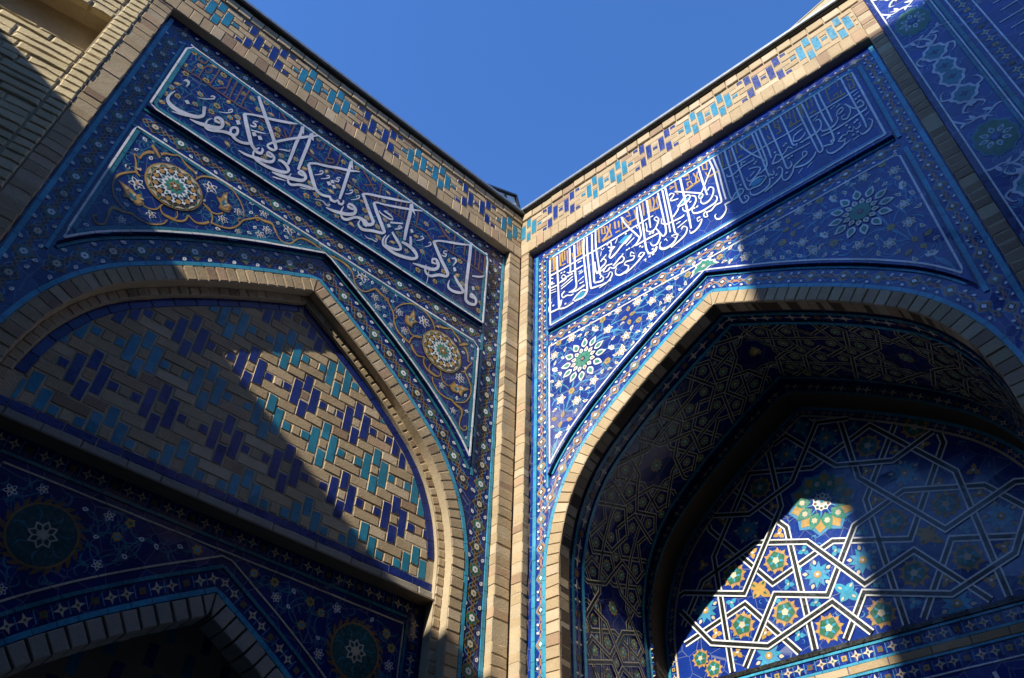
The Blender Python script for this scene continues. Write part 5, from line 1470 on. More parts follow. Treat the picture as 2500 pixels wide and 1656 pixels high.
for q in (tre, mir(RA.uc, tre)):
    for g0 in (q[:4], q[4:]):
        cu = sum(p[0] for p in g0) / 4; cv = sum(p[1] for p in g0) / 4
        for p in g0: place('gold_lobe', ST['gold_lobe'][0], sp, p[0], p[1], PN + .002 + random.random() * .0004, -1, -math.atan2(p[1] - cv, -(p[0] - cu)), .85)
def rosette_white(mb):
    for k in range(12):
        a = 2 * math.pi * k / 12 + .13
        q = leaf((.108 * math.cos(a), .108 * math.sin(a)), a, .092, .062, 6); mb.poly(q, 0, 'white_glaze')
        q = leaf((.122 * math.cos(a), .122 * math.sin(a)), a, .058, .036, 6); mb.poly(q, LY, 'sea_green')
        mb.poly(ell((.100 * math.cos(a + .26), .100 * math.sin(a + .26)), .012, .012, 10), 0, 'navy')
    for k in range(12):
        a = 2 * math.pi * k / 12 + .39
        mb.poly(leaf((.062 * math.cos(a), .062 * math.sin(a)), a, .050, .040, 6), 2 * LY, 'white_glaze'); mb.poly(leaf((.074 * math.cos(a), .074 * math.sin(a)), a, .026, .016, 4), 3 * LY, 'ochre')
    mb.poly(star((0, 0), .070, .062, 12), 4 * LY, 'sea_green'); mb.poly(ell((0, 0), .021, .021, 12), 5 * LY, 'navy'); mb.poly(ell((0, 0), .012, .012, 10), 6 * LY, 'salmon')
rw_ = stamp(rosette_white)
for u in (.598, 2 * RA.uc - .598): place('white_rosette', rw_, sp, u, 5.581, PN + .0042, -1)
def fan_palm(mb):
    o = [(-.115, -.045), (-.088, -.010), (-.092, .010), (-.060, .022), (-.062, .045), (-.022, .052), (0, .070), (.022, .052), (.062, .045), (.060, .022), (.092, .010), (.088, -.010), (.115, -.045), (.05, -.028), (0, -.045), (-.05, -.028)]
    mb.fan((0, 0), o, 0, 'white_glaze'); mb.fan((0, 0), scaled((0, 0), o, .80), LY, 'sea_green'); flower(mb, (0, .004), .018, 5, 'white_glaze', 'ochre', 'white_glaze', .3, 2 * LY)
place('fan_palmette', stamp(fan_palm), sp, RA.uc, 5.843, PN + .0025, -1)

# ---- the deep recess: soffit, inner ring and back wall
IA = [(x, v) for x, v in RA.off(-.10)]; 
PATH = [(RA.uc - x, v) for x, v in IA[::-1] if v > 2.3] + [(RA.uc + x, v) for x, v in IA[1:] if v > 2.3]
SL = [0]
for a, b in zip(PATH, PATH[1:]): SL.append(SL[-1] + math.dist(a, b))
ST_MID = SL[len([1 for x, v in IA if v > 2.3]) - 1]
def soff(s_, d, lift=0.0):
    """point on the soffit: s_ along the arch from the apex, d depth behind the wall face"""
    l = min(max(s_ + ST_MID, 0), SL[-1]); i = 0; lo_, hi_ = 0, len(SL) - 2
    while lo_ < hi_:
        mid = (lo_ + hi_ + 1) // 2
        if SL[mid] <= l: lo_ = mid
        else: hi_ = mid - 1
    i = lo_; f = (l - SL[i]) / max(1e-9, SL[i + 1] - SL[i]); a, b = PATH[i], PATH[i + 1]
    t = Vector((b[0] - a[0], b[1] - a[1])).normalized()
    u = a[0] + (b[0] - a[0]) * f; v = a[1] + (b[1] - a[1]) * f
    return u + t.y * lift, v - t.x * lift, -d
def soff_strip(mb, d0, d1, mat, lift=0.0, pieces=None):
    A = [soff(l - ST_MID, d0, lift) for l in SL]; B = [soff(l - ST_MID, d1, lift) for l in SL]
    for i in range(len(A) - 1): mb.face([mb.P(*A[i]), mb.P(*A[i + 1]), mb.P(*B[i + 1]), mb.P(*B[i])], mat)
DB = 1.2
mb = MB('R'); soff_strip(mb, .07, .155, 'umber_brick'); soff_strip(mb, .155, DB - .2, 'deep_cobalt'); so = mb.build('recess_soffit', RW)
k = 0; s_ = -ST_MID + .04
while s_ < SL[-1] - ST_MID - .04:
    a, b = s_ + .004, s_ + .066
    q = [soff(a, .148, -.006), soff(b, .148, -.006), soff(b, .085, -.008), soff(a, .085, -.008)]
    s_ += .072
mb = MB('R')
for lo_d, m_ in ((.165, 'teal'), (.268, 'turquoise'), (.93, 'teal')):
    A0, B0 = lo_d, lo_d + .026
    soff_strip(mb, A0, B0, m_, .010)
    soff_strip(mb, A0 - .001, A0, m_, .004)
mb.build('soffit_liner', so)
def soff_poly(mb, pts, lift, m): mb.face([mb.P(*soff(s_, d, lift)) for s_, d in pts], m)
mb = MB('R'); s_ = -2.7; k = 0
while s_ < 2.7:
    c = (s_, .228)
    if k % 3 < 2:
        for i in range(4):
            a = i * math.pi / 2; q = [(c[0] + .055 * math.cos(a), c[1] + .034 * math.sin(a)), (c[0] + .014 * math.cos(a + .785), c[1] + .012 * math.sin(a + .785)), c, (c[0] + .014 * math.cos(a - .785), c[1] + .012 * math.sin(a - .785))]
            soff_poly(mb, q, .003, 'cream')
    else: soff_poly(mb, ell(c, .026, .022, 8), .003, 'umber')
    s_ += .088; k += 1
mb.build('star_inlay', so, True)
# girih straps
GU, GV = 1.597, 4.585
S0 = [[(.807, 5.60), (.807, 4.69), (.437, 4.165), (0, 4.31), (-.437, 4.165), (-.807, 4.69), (-.807, 5.60)],
      [(.267, 5.60), (.267, 4.665), (.637, 4.155), (1.067, 4.295), (1.5, 4.155)],
      [(1.24, 3.88), (.917, 4.335), (.497, 4.475), (.155, 4.36), (-.115, 3.985), (-.437, 4.09), (-.747, 3.66)],
      [(1.5, 3.82), (1.087, 3.955), (.647, 4.09), (.335, 3.66)],
      [(1.24, 4.36), (.917, 3.905), (.547, 3.785), (.097, 3.935), (-.105, 3.66)]]
S1 = S0 + [[(-x, v) for x, v in q] for q in S0[1:]]
S1 += [[(x, 2 * GV - v) for x, v in q] for q in S1]
lines = [[(GU - x, v) for x, v in q] for q in S1]
def clip_line(q, inside, step=.012):
    """runs of a polyline that lie inside, corners kept"""
    pts = []
    for a, b in zip(q, q[1:]):
        n_ = max(1, int(math.dist(a, b) / step))
        for i in range(n_): pts.append(((a[0] + (b[0] - a[0]) * i / n_, a[1] + (b[1] - a[1]) * i / n_), i == 0))
    pts.append((q[-1], True)); runs = []; cur = []
    for p, c in pts:
        if inside(p): cur.append((p, c))
        else:
            if len(cur) > 2: runs.append(cur)
            cur = []
    if len(cur) > 2: runs.append(cur)
    return [[r[0][0]] + [p for p, c in r[1:-1] if c] + [r[-1][0]] for r in runs]
def clipseg(a, b, inside):
    """keep the inside portion of a segment (sampled)"""
    N = 24; pts = [(a[0] + (b[0] - a[0]) * i / N, a[1] + (b[1] - a[1]) * i / N) for i in range(N + 1)]
    ok = [p for p in pts if inside(p)]
    return (ok[0], ok[-1]) if len(ok) > 3 else None
BA = Arch(1.62, 5.38, .925, 2.2)                               # inner arch at the back of the recess
def in_back(p):
    v = BA.v_at(-.075, p[0] - 1.62); return v is not None and p[1] < v and p[1] > 3.69 and .485 < p[0] < 2.755
bwm = MB('R'); h = [(x, v) for x, v in BA.off(0.02)]; hp = [(1.62 - x, v) for x, v in h[::-1]] + [(1.62 + x, v) for x, v in h[1:]]
for a, b in zip(hp, hp[1:]):
    if abs(a[0] - b[0]) > 1e-6: bwm.face([bwm.P(a[0], 2.2, -DB), bwm.P(b[0], 2.2, -DB), bwm.P(*b, -DB), bwm.P(*a, -DB)], 'cobalt')
bw = bwm.build('back_wall', RW)
mw = MB('R'); mk = MB('R')
for k, q in enumerate(lines):
    for s2 in clip_line(q, in_back):
        z = -DB + .0020 + (k * 5 % 7) * .0011
        mw.strip(s2, z, 'white_glaze', .043, lift=False); mk.strip(s2, z + .0005, 'black_glaze', .023, lift=False)
mw.build('white_strap', bw); mk.build('black_strap', bw)
def green_star(mb):
    mb.poly(star((0, 0), .082, .056, 10), 0, 'ochre'); mb.poly(star((0, 0), .068, .052, 10, .31), LY, 'salmon'); mb.poly(star((0, 0), .060, .048, 5, .31), 2 * LY, 'green_glaze')
    for k in range(5): mb.poly(leaf((.014 * math.cos(1.26 * k + .94), .014 * math.sin(1.26 * k + .94)), 1.2566 * k + .94, .034, .016, 4), 3 * LY, 'turquoise')
    mb.poly(star((0, 0), .022, .017, 5), 4 * LY, 'cream')
def daisy(mb):
    for k in range(10): mb.poly(leaf((0, 0), .628 * k, .080, .034, 5), 0, 'sky_glaze' if k % 2 else 'turquoise')
    for k in range(5): mb.poly(leaf((.058 * math.cos(1.2566 * k + .3), .058 * math.sin(1.2566 * k + .3)), 1.2566 * k + .3, .032, .024, 4), LY, 'cream')
    mb.poly(ell((0, 0), .021, .021, 12), 2 * LY, 'ochre'); mb.poly(ell((0, 0), .008, .008, 8), 3 * LY, 'white_glaze')
def four_lobe(mb, m_='ochre', i_='green_glaze'):
    for k in range(4):
        a = k * math.pi / 2 + .5; mb.poly(leaf((0, 0), a, .085 if k % 2 else .060, .052, 6), LY * .5 * (k % 2), m_)
        mb.poly(leaf((.028 * math.cos(a), .028 * math.sin(a)), a, .026, .014, 4), 2 * LY, i_)
def tri(mb, m_='ochre', i_='green_glaze'):
    for k in range(3):
        a = k * 2.094 + .5; mb.poly(leaf((0, 0), a, .046, .036, 5), LY * .3 * k, m_)
    mb.poly(leaf((-.012, -.004), .5, .026, .015, 4), 2 * LY, i_)
gs, da, f1, f2, t1, t2 = stamp(green_star), stamp(daisy), stamp(four_lobe), stamp(lambda mb: four_lobe(mb, 'turquoise', 'cream')), stamp(lambda mb: tri(mb, 'ochre', 'white_glaze')), stamp(lambda mb: tri(mb, 'turquoise', 'cream'))
def sym(pts): 
    o = []
    for p in pts:
        c = [p] if abs(p[0] - GU) < .02 else [p, (2 * GU - p[0], p[1])]
        o += c + [(a, 2 * GV - b) for a, b in c if b < 4.55]
    return [p for p in o if in_back(p)]
def lay(name, me, pts, sc=1.0):
    for p in sym(pts): place(name, me, bw, p[0], p[1], -DB + .0012, -1, random.choice((0, .63, 1.26)), sc)
lay('green_star', gs, [(1.213, 4.306), (.908, 4.303), (1.20, 3.961), (.906, 3.962), (1.44, 3.792)], 1.12)
for p_ in ((.585, 3.83), (.665, 3.745), (2.609, 3.83), (2.529, 3.745)): place('green_star', gs, bw, p_[0], p_[1], -DB + .0012, -1, 0, .8)
lay('blue_daisy', da, [(1.453, 4.13), (.667, 4.13), (1.06, 4.585), (1.042, 3.73)], 1.1)
lay('gold_quatrefoil', f1, [(1.063, 4.156)], 1.2); lay('turquoise_quatrefoil', f2, [(1.597, 3.969)], 1.2)
lay('gold_trefoil', t1, [(1.273, 4.48), (1.065, 4.413), (.719, 3.958), (1.049, 3.868), (.842, 3.80), (.72, 4.30), (.70, 4.45), (.90, 4.44)], 1.0); lay('turquoise_trefoil', t2, [(1.258, 4.126), (.859, 4.124), (1.405, 4.31), (1.60, 4.241), (1.252, 3.80), (1.401, 3.962), (.80, 3.87), (1.35, 4.22), (1.15, 4.05)], .95)
def decagon(mb):
    mb.poly(star((0, 0), .235, .195, 10), 0, 'sky_glaze'); mb.poly(star((0, 0), .215, .165, 10), LY, 'ochre')
    for k in range(10):
        a = .628 * k + .314; mb.poly(leaf((.07 * math.cos(a), .07 * math.sin(a)), a, .135, .085, 6), 2 * LY, 'sea_green'); mb.poly(star((.135 * math.cos(a), .135 * math.sin(a)), .022, .016, 6), 3 * LY, 'cream')
    mb.poly(star((0, 0), .115, .075, 10), 4 * LY, 'cobalt')
    for k in range(10): mb.strip([(.03 * math.cos(.628 * k), .03 * math.sin(.628 * k)), (.11 * math.cos(.628 * k), .11 * math.sin(.628 * k))], 5 * LY, 'turquoise', .007)
    mb.poly(star((0, 0), .066, .056, 10), 6 * LY, 'white_glaze')
    for k in range(10): mb.poly(ell((.045 * math.cos(.628 * k), .045 * math.sin(.628 * k)), .011, .011, 6), 7 * LY, 'green_glaze' if k % 2 else 'umber')
    mb.poly(ell((0, 0), .024, .024, 10), 7 * LY, 'cream'); mb.poly(ell((0, 0), .012, .012, 10), 8 * LY, 'turquoise')
place('great_medallion', stamp(decagon), bw, 1.60, 4.592, -DB + .0016, -1)
mb = MB('R')
for k in range(220):
    u = random.uniform(.5, 2.7); v = random.uniform(3.7, 5.2)
    if in_back((u, v)): curl(mb, u, v, random.uniform(.014, .024), random.uniform(0, 6.28), random.choice((1, -1)), -DB + .0006, 'sky_glaze')
mb.build('vine_scroll', bw, True)
# inner ring of the recess
mb = MB('R'); o_in = PATH
bo = [(1.62 - x, v) for x, v in BA.off(.0)[::-1]] + [(1.62 + x, v) for x, v in BA.off(.0)[1:]]
def resample(P, n_):
    L = [0]
    for a, b in zip(P, P[1:]): L.append(L[-1] + math.dist(a, b))
    o = []
    for i in range(n_ + 1):
        l = L[-1] * i / n_; k = 0
        while k < len(L) - 2 and L[k + 1] < l: k += 1
        f = (l - L[k]) / max(1e-9, L[k + 1] - L[k]); o.append((P[k][0] + (P[k + 1][0] - P[k][0]) * f, P[k][1] + (P[k + 1][1] - P[k][1]) * f))
    return o
def half_pair(A, B, n_=90):
    """pair two outlines half by half so the points run together"""
    ca = max(range(len(A)), key=lambda i: A[i][1]); cb = max(range(len(B)), key=lambda i: B[i][1])
    return resample(A[:ca + 1], n_) + resample(A[ca:], n_)[1:], resample(B[:cb + 1], n_) + resample(B[cb:], n_)[1:]
A2, B2 = half_pair(PATH, bo)
DF = DB - .2
for i in range(len(A2) - 1):
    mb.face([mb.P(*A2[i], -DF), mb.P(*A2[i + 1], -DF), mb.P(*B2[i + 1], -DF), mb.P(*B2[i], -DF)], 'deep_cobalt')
    mb.face([mb.P(*B2[i], -DF), mb.P(*B2[i + 1], -DF), mb.P(*B2[i + 1], -DB), mb.P(*B2[i], -DB)], 'umber_brick')
ir = mb.build('inner_ring', RW)
MID = [((p[0] + q[0]) / 2, (p[1] + q[1]) / 2) for p, q in zip(A2, B2)]
lin(ir, 'turquoise_liner', 'R', [((p[0] * .1 + q[0] * .9), (p[1] * .1 + q[1] * .9)) for p, q in zip(A2, B2) if p[1] > 2.8], -DF, 'teal', .016)
run_band(ir, 'R', 'star', [p for p in MID if p[1] > 2.9], .05, .17, -DF + .0012, ('x', 'y'), 'star_tile')
lin(bw, 'back_border', 'R', [p for p in BA.full(-.012) if p[1] > 2.6], -DB, 'turquoise', .020)
lin(bw, 'back_border', 'R', [p for p in BA.full(-.072) if p[1] > 2.6], -DB, 'cream', .014)
for sg in (1, -1): run_band(bw, 'R', 'star', [(1.62 + sg * x, v) for x, v in BA.off(-.042) if v > 3.0], .046, .15, -DB + .0012, ('x', 'lit'), 'star_tile')
lin(bw, 'black_moulding', 'R', [(.48, 3.667), (2.76, 3.667)], -DB, 'black_glaze', .026, thick=.012, piece=.09)
for v in (3.642, 3.556, 3.493): lin(bw, 'turquoise_liner', 'R', [(.46, v), (2.78, v)], -DB, 'turquoise', .014)
run_band(bw, 'R', 'star', [(.48, 3.600), (2.76, 3.600)], .066, .20, -DB + .0012, ('lit', 'x'), 'star_tile'); run_band(bw, 'R', 'star', [(.48, 3.446), (2.76, 3.446)], .066, .20, -DB + .0012, ('lit', 'x'), 'star_tile')
u = .45
while u < 2.79:
    w_ = min(random.uniform(.14, .24), 2.79 - u); rect_brick('strip_brick', bw, -1, u + w_ / 2, 3.525, w_ - .004, .044, -DB + .008, 'brick', .012, .003, .001, .001); u += w_
mb = MB('R'); liner(mb, [(.46, 3.395), (2.78, 3.395)], -DB, 'white_glaze', .008)
for k in range(14): mb.taper([(.6 + k * .16, 3.35), (.62 + k * .16, 3.2), (.60 + k * .16, 3.05)], [.02, .024, .012], -DB + .002, 'white_glaze', 3)
mb.build('lower_lettering', bw)
# girih on the soffit, at a finer scale
GS, GP = .56, 1.85 * .56
mw = MB('R'); mk = MB('R')
for rep in range(-3, 4):
    for k, q in enumerate(lines):
        Q = [((p[1] - GV) * GS + rep * GP, (p[0] - GU) * GS) for p in q]
        for s2 in clip_line(Q, lambda t: abs(t[1]) < .318 and abs(t[0] - rep * GP) <= GP / 2 + .002):
            for wd, dz, mm, mt in ((.0150, 0, mw, 'cream'), (.0085, .0005, mk, 'black_glaze')):
                tmp = MB('L'); fine = []
                for a, b in zip(s2, s2[1:]):
                    n_ = max(1, int(math.dist(a, b) / .04)); fine += [(a[0] + (b[0] - a[0]) * i / n_, a[1] + (b[1] - a[1]) * i / n_) for i in range(n_)]
                fine.append(s2[-1]); tmp.strip(fine, 0, mt, wd * 2, lift=False)
                base = len(mm.v)
                for x, _, y in tmp.v: mm.P(*soff(x, .605 + y, .002 + (k * 5 % 7) * .0011 + dz))
                for f_ in tmp.f: mm.face([base + t for t in f_], mt)
mw.build('white_strap', so); mk.build('black_strap', so)
mb = MB('R')
for rep in range(-3, 4):
    for (cu_, cv_, r_) in [(1.213, 4.306, .055), (.908, 4.303, .055), (1.20, 3.961, .055), (.906, 3.962, .05), (1.453, 4.13, .06), (1.44, 3.792, .055), (1.273, 4.48, .03), (1.063, 4.156, .05), (1.597, 3.969, .05), (1.597, 4.585, .075), (1.06, 4.585, .06), (1.258, 4.126, .03), (1.405, 4.31, .03)]:
        for su in ((1, -1) if cu_ < 1.59 else (1,)):
            for sv in ((1, -1) if cv_ < 4.57 else (1,)):
                s_ = (cv_ - GV) * sv * GS + rep * GP; d = (cu_ - GU) * su * GS; r_2 = r_ * GS * 1.25
                if abs(d) < .30 and abs(s_) < 2.7:
                    soff_poly(mb, [(s_ + r_2 * math.cos(t) * (1 if i % 2 else .7), .605 + d + r_2 * math.sin(t) * (1 if i % 2 else .7)) for i, t in enumerate([2 * math.pi * k / 20 for k in range(20)])], .0008, 'ochre')
                    soff_poly(mb, [(s_ + r_2 * .62 * math.cos(t), .605 + d + r_2 * .62 * math.sin(t)) for t in [2 * math.pi * k / 10 for k in range(10)]], .0012, 'sea_green' if r_ > .04 else 'turquoise')
                    soff_poly(mb, [(s_ + r_2 * .25 * math.cos(t), .605 + d + r_2 * .25 * math.sin(t)) for t in [2 * math.pi * k / 6 for k in range(6)]], .0016, 'cream')
mb.build('flower_inlay', so, True)

# ================================================================== PORTAL WALL on the right
PW = thing('portal_wall', 'blue tiled portal face at the right edge with pale knotted medallions', 'wall', 'R')
mb = MB('R'); mb.box(3.246, 5.2, 1.9, 8.4, -.6, .012, 'cobalt'); pb = mb.build('portal_face', PW)
PF = .012
lin(pb, 'teal_liner', 'R', [(3.262, 2.5), (3.262, 8.3)], PF, 'deep_cobalt', .028, thick=.010)
lin(pb, 'teal_liner', 'R', [(3.545, 2.5), (3.545, 8.3)], PF, 'teal', .016, thick=.012)
lin(pb, 'teal_liner', 'R', [(3.590, 2.5), (3.590, 8.3)], PF, 'teal', .024, thick=.012)
for u in (3.284, 3.565, 3.632, 3.742): lin(pb, 'white_liner', 'R', [(u, 2.5), (u, 8.3)], PF, 'white_glaze', .009, thick=.006, piece=.25)
mb = MB('R')
def medallion(mb):
    o = ell((0, 0), .098, .135, 40); o = [(x * (1 + .06 * math.cos(10 * i / 40 * 6.283)), y * (1 + .06 * math.cos(10 * i / 40 * 6.283))) for i, (x, y) in enumerate(o)]
    mb.fan((0, 0), o, 0, 'teal'); mb.fan((0, 0), scaled((0, 0), o, .90), LY, 'green_glaze')
    for k in range(8):
        a = .785 * k; q = leaf((.030 * math.cos(a), .030 * math.sin(a)), a, .048, .030, 5); mb.poly(q, 2 * LY, 'pale_lilac'); mb.poly(scaled((.053 * math.cos(a), .053 * math.sin(a)), q, .6), 3 * LY, 'teal')
    mb.poly(star((0, 0), .030, .020, 8), 4 * LY, 'cobalt'); mb.poly(ell((0, 0), .010, .010, 8), 5 * LY, 'teal')
def knot(mb):
    for y, a, b, m_ in ((.255, .055, .062, 'teal'), (.095, .048, .066, 'teal'), (-.03, .050, .070, 'teal'), (-.215, .055, .062, 'teal')):
        o = lobed((0, y), a * 1.35, b * 1.4, 32, 1.5, .08, 8); mb.fan((0, y), o, 0, 'pale_lilac'); mb.fan((0, y), scaled((0, y), o, .76), LY, m_); mb.poly(star((0, y), .030, .012, 4), 2 * LY, 'navy')
    for sg in (1, -1):
        for y, d in ((.345, 1), (-.30, -1)):
            mb.taper([(0, y), (sg * .035, y + d * .02), (sg * .055, y + d * .055), (sg * .03, y + d * .075)], [.012, .016, .010, .004], LY, 'pale_lilac', 4)
        mb.taper([(sg * .07, .27), (sg * .105, .25), (sg * .095, .20), (sg * .075, .19)], [.016, .012, .008, .004], LY, 'pale_lilac', 4); mb.taper([(sg * .07, -.2), (sg * .105, -.18), (sg * .095, -.13), (sg * .075, -.12)], [.016, .012, .008, .004], LY, 'pale_lilac', 4)
    mb.poly(star((0, .355), .030, .018, 5), 2 * LY, 'pale_lilac'); mb.poly(star((0, -.315), .030, .018, 5), 2 * LY, 'pale_lilac')
md, kn = stamp(medallion), stamp(knot)
for v in (6.985, 5.560, 4.135, 2.71): place('oval_medallion', md, pb, 3.414, v, PF + .0022, -1, 0, 1.15)
for v in (7.69, 6.265, 4.84, 3.42): place('knotted_medallion', kn, pb, 3.414, v, PF + .0022, -1, .0, 1.1)
def corner_leaf(mb):
    mb.taper([(-.11, 0), (-.05, .03), (.02, .01), (.08, .05), (.11, .09)], [.004, .016, .010, .014, .004], 0, 'pale_lilac', 4); mb.poly(leaf((-.02, .02), 1.0, .06, .028), LY, 'pale_lilac'); mb.poly(leaf((.03, .02), -.9, .05, .024), LY, 'pale_lilac')
cl = stamp(corner_leaf)
for v in (6.985, 5.560, 4.135):
    for su in (1, -1):
        for sv in (1, -1): place('corner_leaf', cl, pb, 3.414 + su * .055, v + sv * .20, PF + .002 + .0002 * su, -1, (0 if sv > 0 else math.pi) + .3 * su, 1.0)
for k in range(230): curl(mb, random.uniform(3.31, 3.52), random.uniform(2.6, 8.1), random.uniform(.02, .036), random.uniform(0, 6.28), random.choice((1, -1)), PF + .0008, 'sky_glaze')
mb.build('vine_scroll', pb, True)
run_band(pb, 'R', 'star', [(3.687, 2.6), (3.687, 8.2)], .085, .23, PF + .0012, ('x', 'lit'), 'star_tile')
mb = MB('R')
for k in range(48):                                            # tall script strokes at the edge of the picture
    v = 3.1 + k * .105; mb.taper([(3.80 + jit(.03), v), (4.05, v + .005), (4.32 + jit(.05), v + .01)], [.010, .020, .006], PF + .003, 'pale_lilac', 3)
mb.build('portal_lettering', pb)
spots = [(random.uniform(3.8, 4.4), random.uniform(3.0, 8.0)) for _ in range(80)]
scatter('gold_bud', 'gold_bud', spots, pb, -1, PF + .0022, 1.0)

# ================================================================== ROUGH BRICK WALL on the left
BW = thing('brick_wall', 'rough unglazed brick wall with a square niche at the upper left edge', 'wall', 'L')
mb = MB('L')
N0 = -.001
BW.rotation_euler[2] += R(-8); _p = C0 + DL * 3.388; _x = Vector((math.cos(BW.rotation_euler[2]), math.sin(BW.rotation_euler[2]), 0)); BW.location = _p - _x * 3.388
mb.box(3.388, 3.50, 1.9, 8.0, -.5, N0, 'mortar'); mb.box(3.50, 5.9, 1.9, 6.16, -.5, N0, 'mortar'); mb.box(3.50, 5.9, 6.63, 8.0, -.5, N0, 'mortar'); mb.box(4.25, 5.9, 6.163, 6.627, -.5, N0, 'mortar')
mb.build('wall_core', BW)
mb = MB('L'); mb.box(3.49, 4.26, 6.15, 6.64, -.5, -.16, 'rough_brick'); mb.build('niche_back', BW)
def rough_course(v, h, ua, ub, solo):
    u = ua
    while u < ub:
        w_ = random.uniform(.14, .34); hh = round(h - random.uniform(.008, .018), 3)
        if solo: rect_brick('brick', BW, 1, u + w_ / 2, v + h / 2 + jit(.004), round(w_ - .012, 2), hh, .008, 'rough_brick', .05, .007, .005, .004)
        else:
            c = (u + w_ / 2, v + h / 2 + jit(.004)); x, y = (w_ - .012) / 2, hh / 2
            rest.prism([(c[0] - x + jit(.004), c[1] - y + jit(.004)), (c[0] + x + jit(.004), c[1] - y + jit(.004)), (c[0] + x + jit(.004), c[1] + y + jit(.004)), (c[0] - x + jit(.004), c[1] + y + jit(.004))], -.03, .008 + jit(.004), 'rough_brick', .006)
        u += w_
    return u
rest = MB('L'); v = 2.0
while v < 7.9:
    h = random.uniform(.058, .072); h = min(h, 6.16 - v) if v < 6.16 and v + h > 6.12 else h
    rect_brick('header_brick', BW, 1, 3.442, v + h / 2, .096, round(h - .010, 3), .008, 'rough_brick', .06, .005, .004, .003)
    ua = 4.25 if 6.155 < v < 6.60 else 3.497
    if v > 4.6: ua = rough_course(v, h, ua, 4.45, True)
    rough_course(v, h, ua, 5.8, False)
    v += h
rest.build('far_bricks', BW, True)
# ================================================================== ROOF THINGS
LT = thing('roof_lantern', 'small glazed roof lantern showing above the corner of the two walls', 'skylight', 'L')
A_, B_, C_ = (.30, 8.30), (-.17, 8.53), (-.245, 8.28)
mb = MB('L'); base = [(.30, 7.72), (-.42, 7.72)]
mb.prism([(.30, 8.285), (-.165, 8.512), (-.238, 8.27), (-.40, 7.72), (.30, 7.72)], -.75, -.318, 'pane_glass'); mb.build('glass_pane', LT)
mb = MB('L')
def bar(a, b, w_, n0, n1, m_):
    d = Vector((b[0] - a[0], b[1] - a[1])).normalized(); x, y = -d.y * w_ / 2, d.x * w_ / 2
    mb.prism([(a[0] + x, a[1] + y), (b[0] + x, b[1] + y), (b[0] - x, b[1] - y), (a[0] - x, a[1] - y)], n0, n1, m_)
bar((.32, 8.29), (-.175, 8.540), .018, -.77, -.295, 'dark_metal'); bar((-.172, 8.548), (-.41, 7.72), .022, -.77, -.296, 'dark_metal')
mb.build('lantern_frame', LT)
for f in (.42, .72):
    mb = MB('L'); a = (.30 - .465 * f, 8.285 + .227 * f); bar(a, (a[0] - .12, a[1] - .5), .012, -.33, -.303, 'dark_metal'); mb.build('glazing_bar', LT)
mb = MB('L')
for i in range(26):
    f = (i + .5) / 26; u = .32 - .495 * f; v = 8.305 + .242 * f; mb.box(u - .005, u + .005, v, v + .014, -.5, -.30, 'dark_metal')
mb.build('ridge_teeth', LT)
RF = thing('sheet_roof', 'cream painted sloping roof verge rising behind the sunlit frieze at the upper right', 'roof', 'R')
mb = MB('R'); mb.prism([(2.30, 7.80), (3.6, 8.21), (3.6, 7.78)], -1.8, -.05, 'cream_paint'); mb.build('roof_board', RF)
mb = MB('R'); mb.prism([(2.30, 7.812), (3.6, 8.222), (3.6, 8.212), (2.31, 7.802)], -1.85, -.045, 'cream_paint'); mb.build('roof_edge', RF)

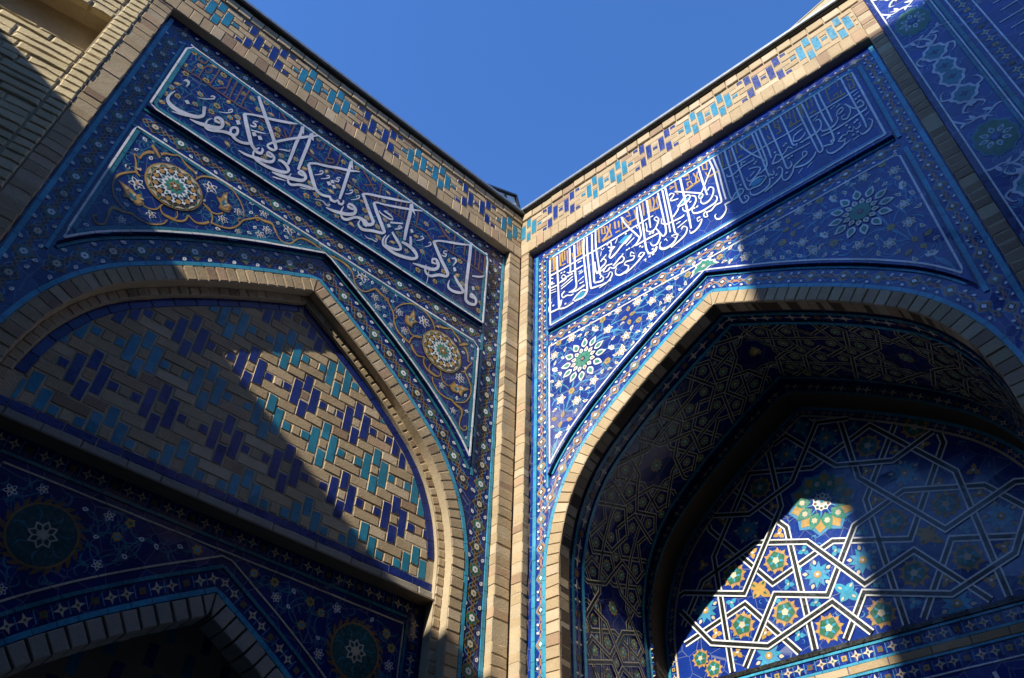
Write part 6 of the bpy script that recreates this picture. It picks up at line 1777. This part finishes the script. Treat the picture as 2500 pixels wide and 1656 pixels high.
# ================================================================== BUILDINGS ROUND THE COURT (outside the picture, some cast its shadows, others are added to block sky light)
def block(name, label, pts, h, cat):
    o = thing(name, label, cat); mb = MB('L'); k = len(pts)
    c = (sum(p[0] for p in pts) / k, sum(p[1] for p in pts) / k); o.location = (c[0], c[1], 0)
    a = [(p[0] - c[0], p[1] - c[1]) for p in pts]
    mb.v = [(x, y, 0) for x, y in a] + [(x, y, h - .12) for x, y in a]
    mb.f = [tuple([i, (i + 1) % k, k + (i + 1) % k, k + i]) for i in range(k)] + [tuple(range(k, 2 * k))]; mb.mi = [mb.mat('plaster')] * len(mb.f)
    mb.build('wall', o)
    m2 = MB('L'); e = [(x * 1.004, y * 1.004) for x, y in a]
    m2.v = [(x, y, h - .117) for x, y in e] + [(x, y, h) for x, y in e]; m2.f = [tuple([i, (i + 1) % k, k + (i + 1) % k, k + i]) for i in range(k)] + [tuple(range(k, 2 * k)), tuple(range(k))[::-1]]; m2.mi = [m2.mat('zinc')] * len(m2.f)
    m2.build('coping', o); return o
E1 = Vector((-4.33, .01)); ED = Vector((.8648, -.5021))
a = E1 + ED * 1.12; b = E1 - ED * 3.2
off_ = Vector((-SUN_T.x, -SUN_T.y)).normalized()
block('unseen_court_wall', 'plain brick court wall standing to the left outside the view', [tuple(a), tuple(b), tuple(b + off_ * 1.2), tuple(a + off_ * 1.2)], 7.77, 'wall')
K = Vector((1.46 - .46114 * 9.5, 3.33 - .6706 * 9.5)); d2 = Vector((DR.x, DR.y))
block('unseen_tower', 'tall brick portal block standing behind the viewer', [tuple(K), tuple(K + d2 * 11), tuple(K + d2 * 11 + off_ * 4), tuple(K + off_ * 4)], 12.64, 'building')

a2 = E1 + ED * 1.16 + off_ * .3; k2 = K - d2 * .05 + off_ * .2  # unseen wall added to keep ambient sky light out of the court
block('unseen_court_wall', 'lower unseen wall behind the viewer, added to cut the sky light', [tuple(a2), tuple(k2), tuple(k2 + off_ * .5), tuple(a2 + off_ * .5)], 7.1, 'wall')
q1 = Vector((C0.x, C0.y)) + d2 * 5.25; q2 = K + d2 * 10.9  # unseen wall added here, tall so the left wall sees less sky
block('unseen_court_wall', 'unseen wall on the right, added and raised to cut the sky light', [tuple(q1), tuple(q2), tuple(q2 + d2 * .6), tuple(q1 + d2 * .6)], 11.5, 'wall')

k3 = K + d2 * 5.0  # unseen block added to hide sky from the left wall
block('unseen_tower', 'tall unseen block behind the viewer, added to darken the left wall', [tuple(k3), tuple(k3 + d2 * 5.8), tuple(k3 + d2 * 5.8 + off_ * 3.8), tuple(k3 + off_ * 3.8)], 19.0, 'building')
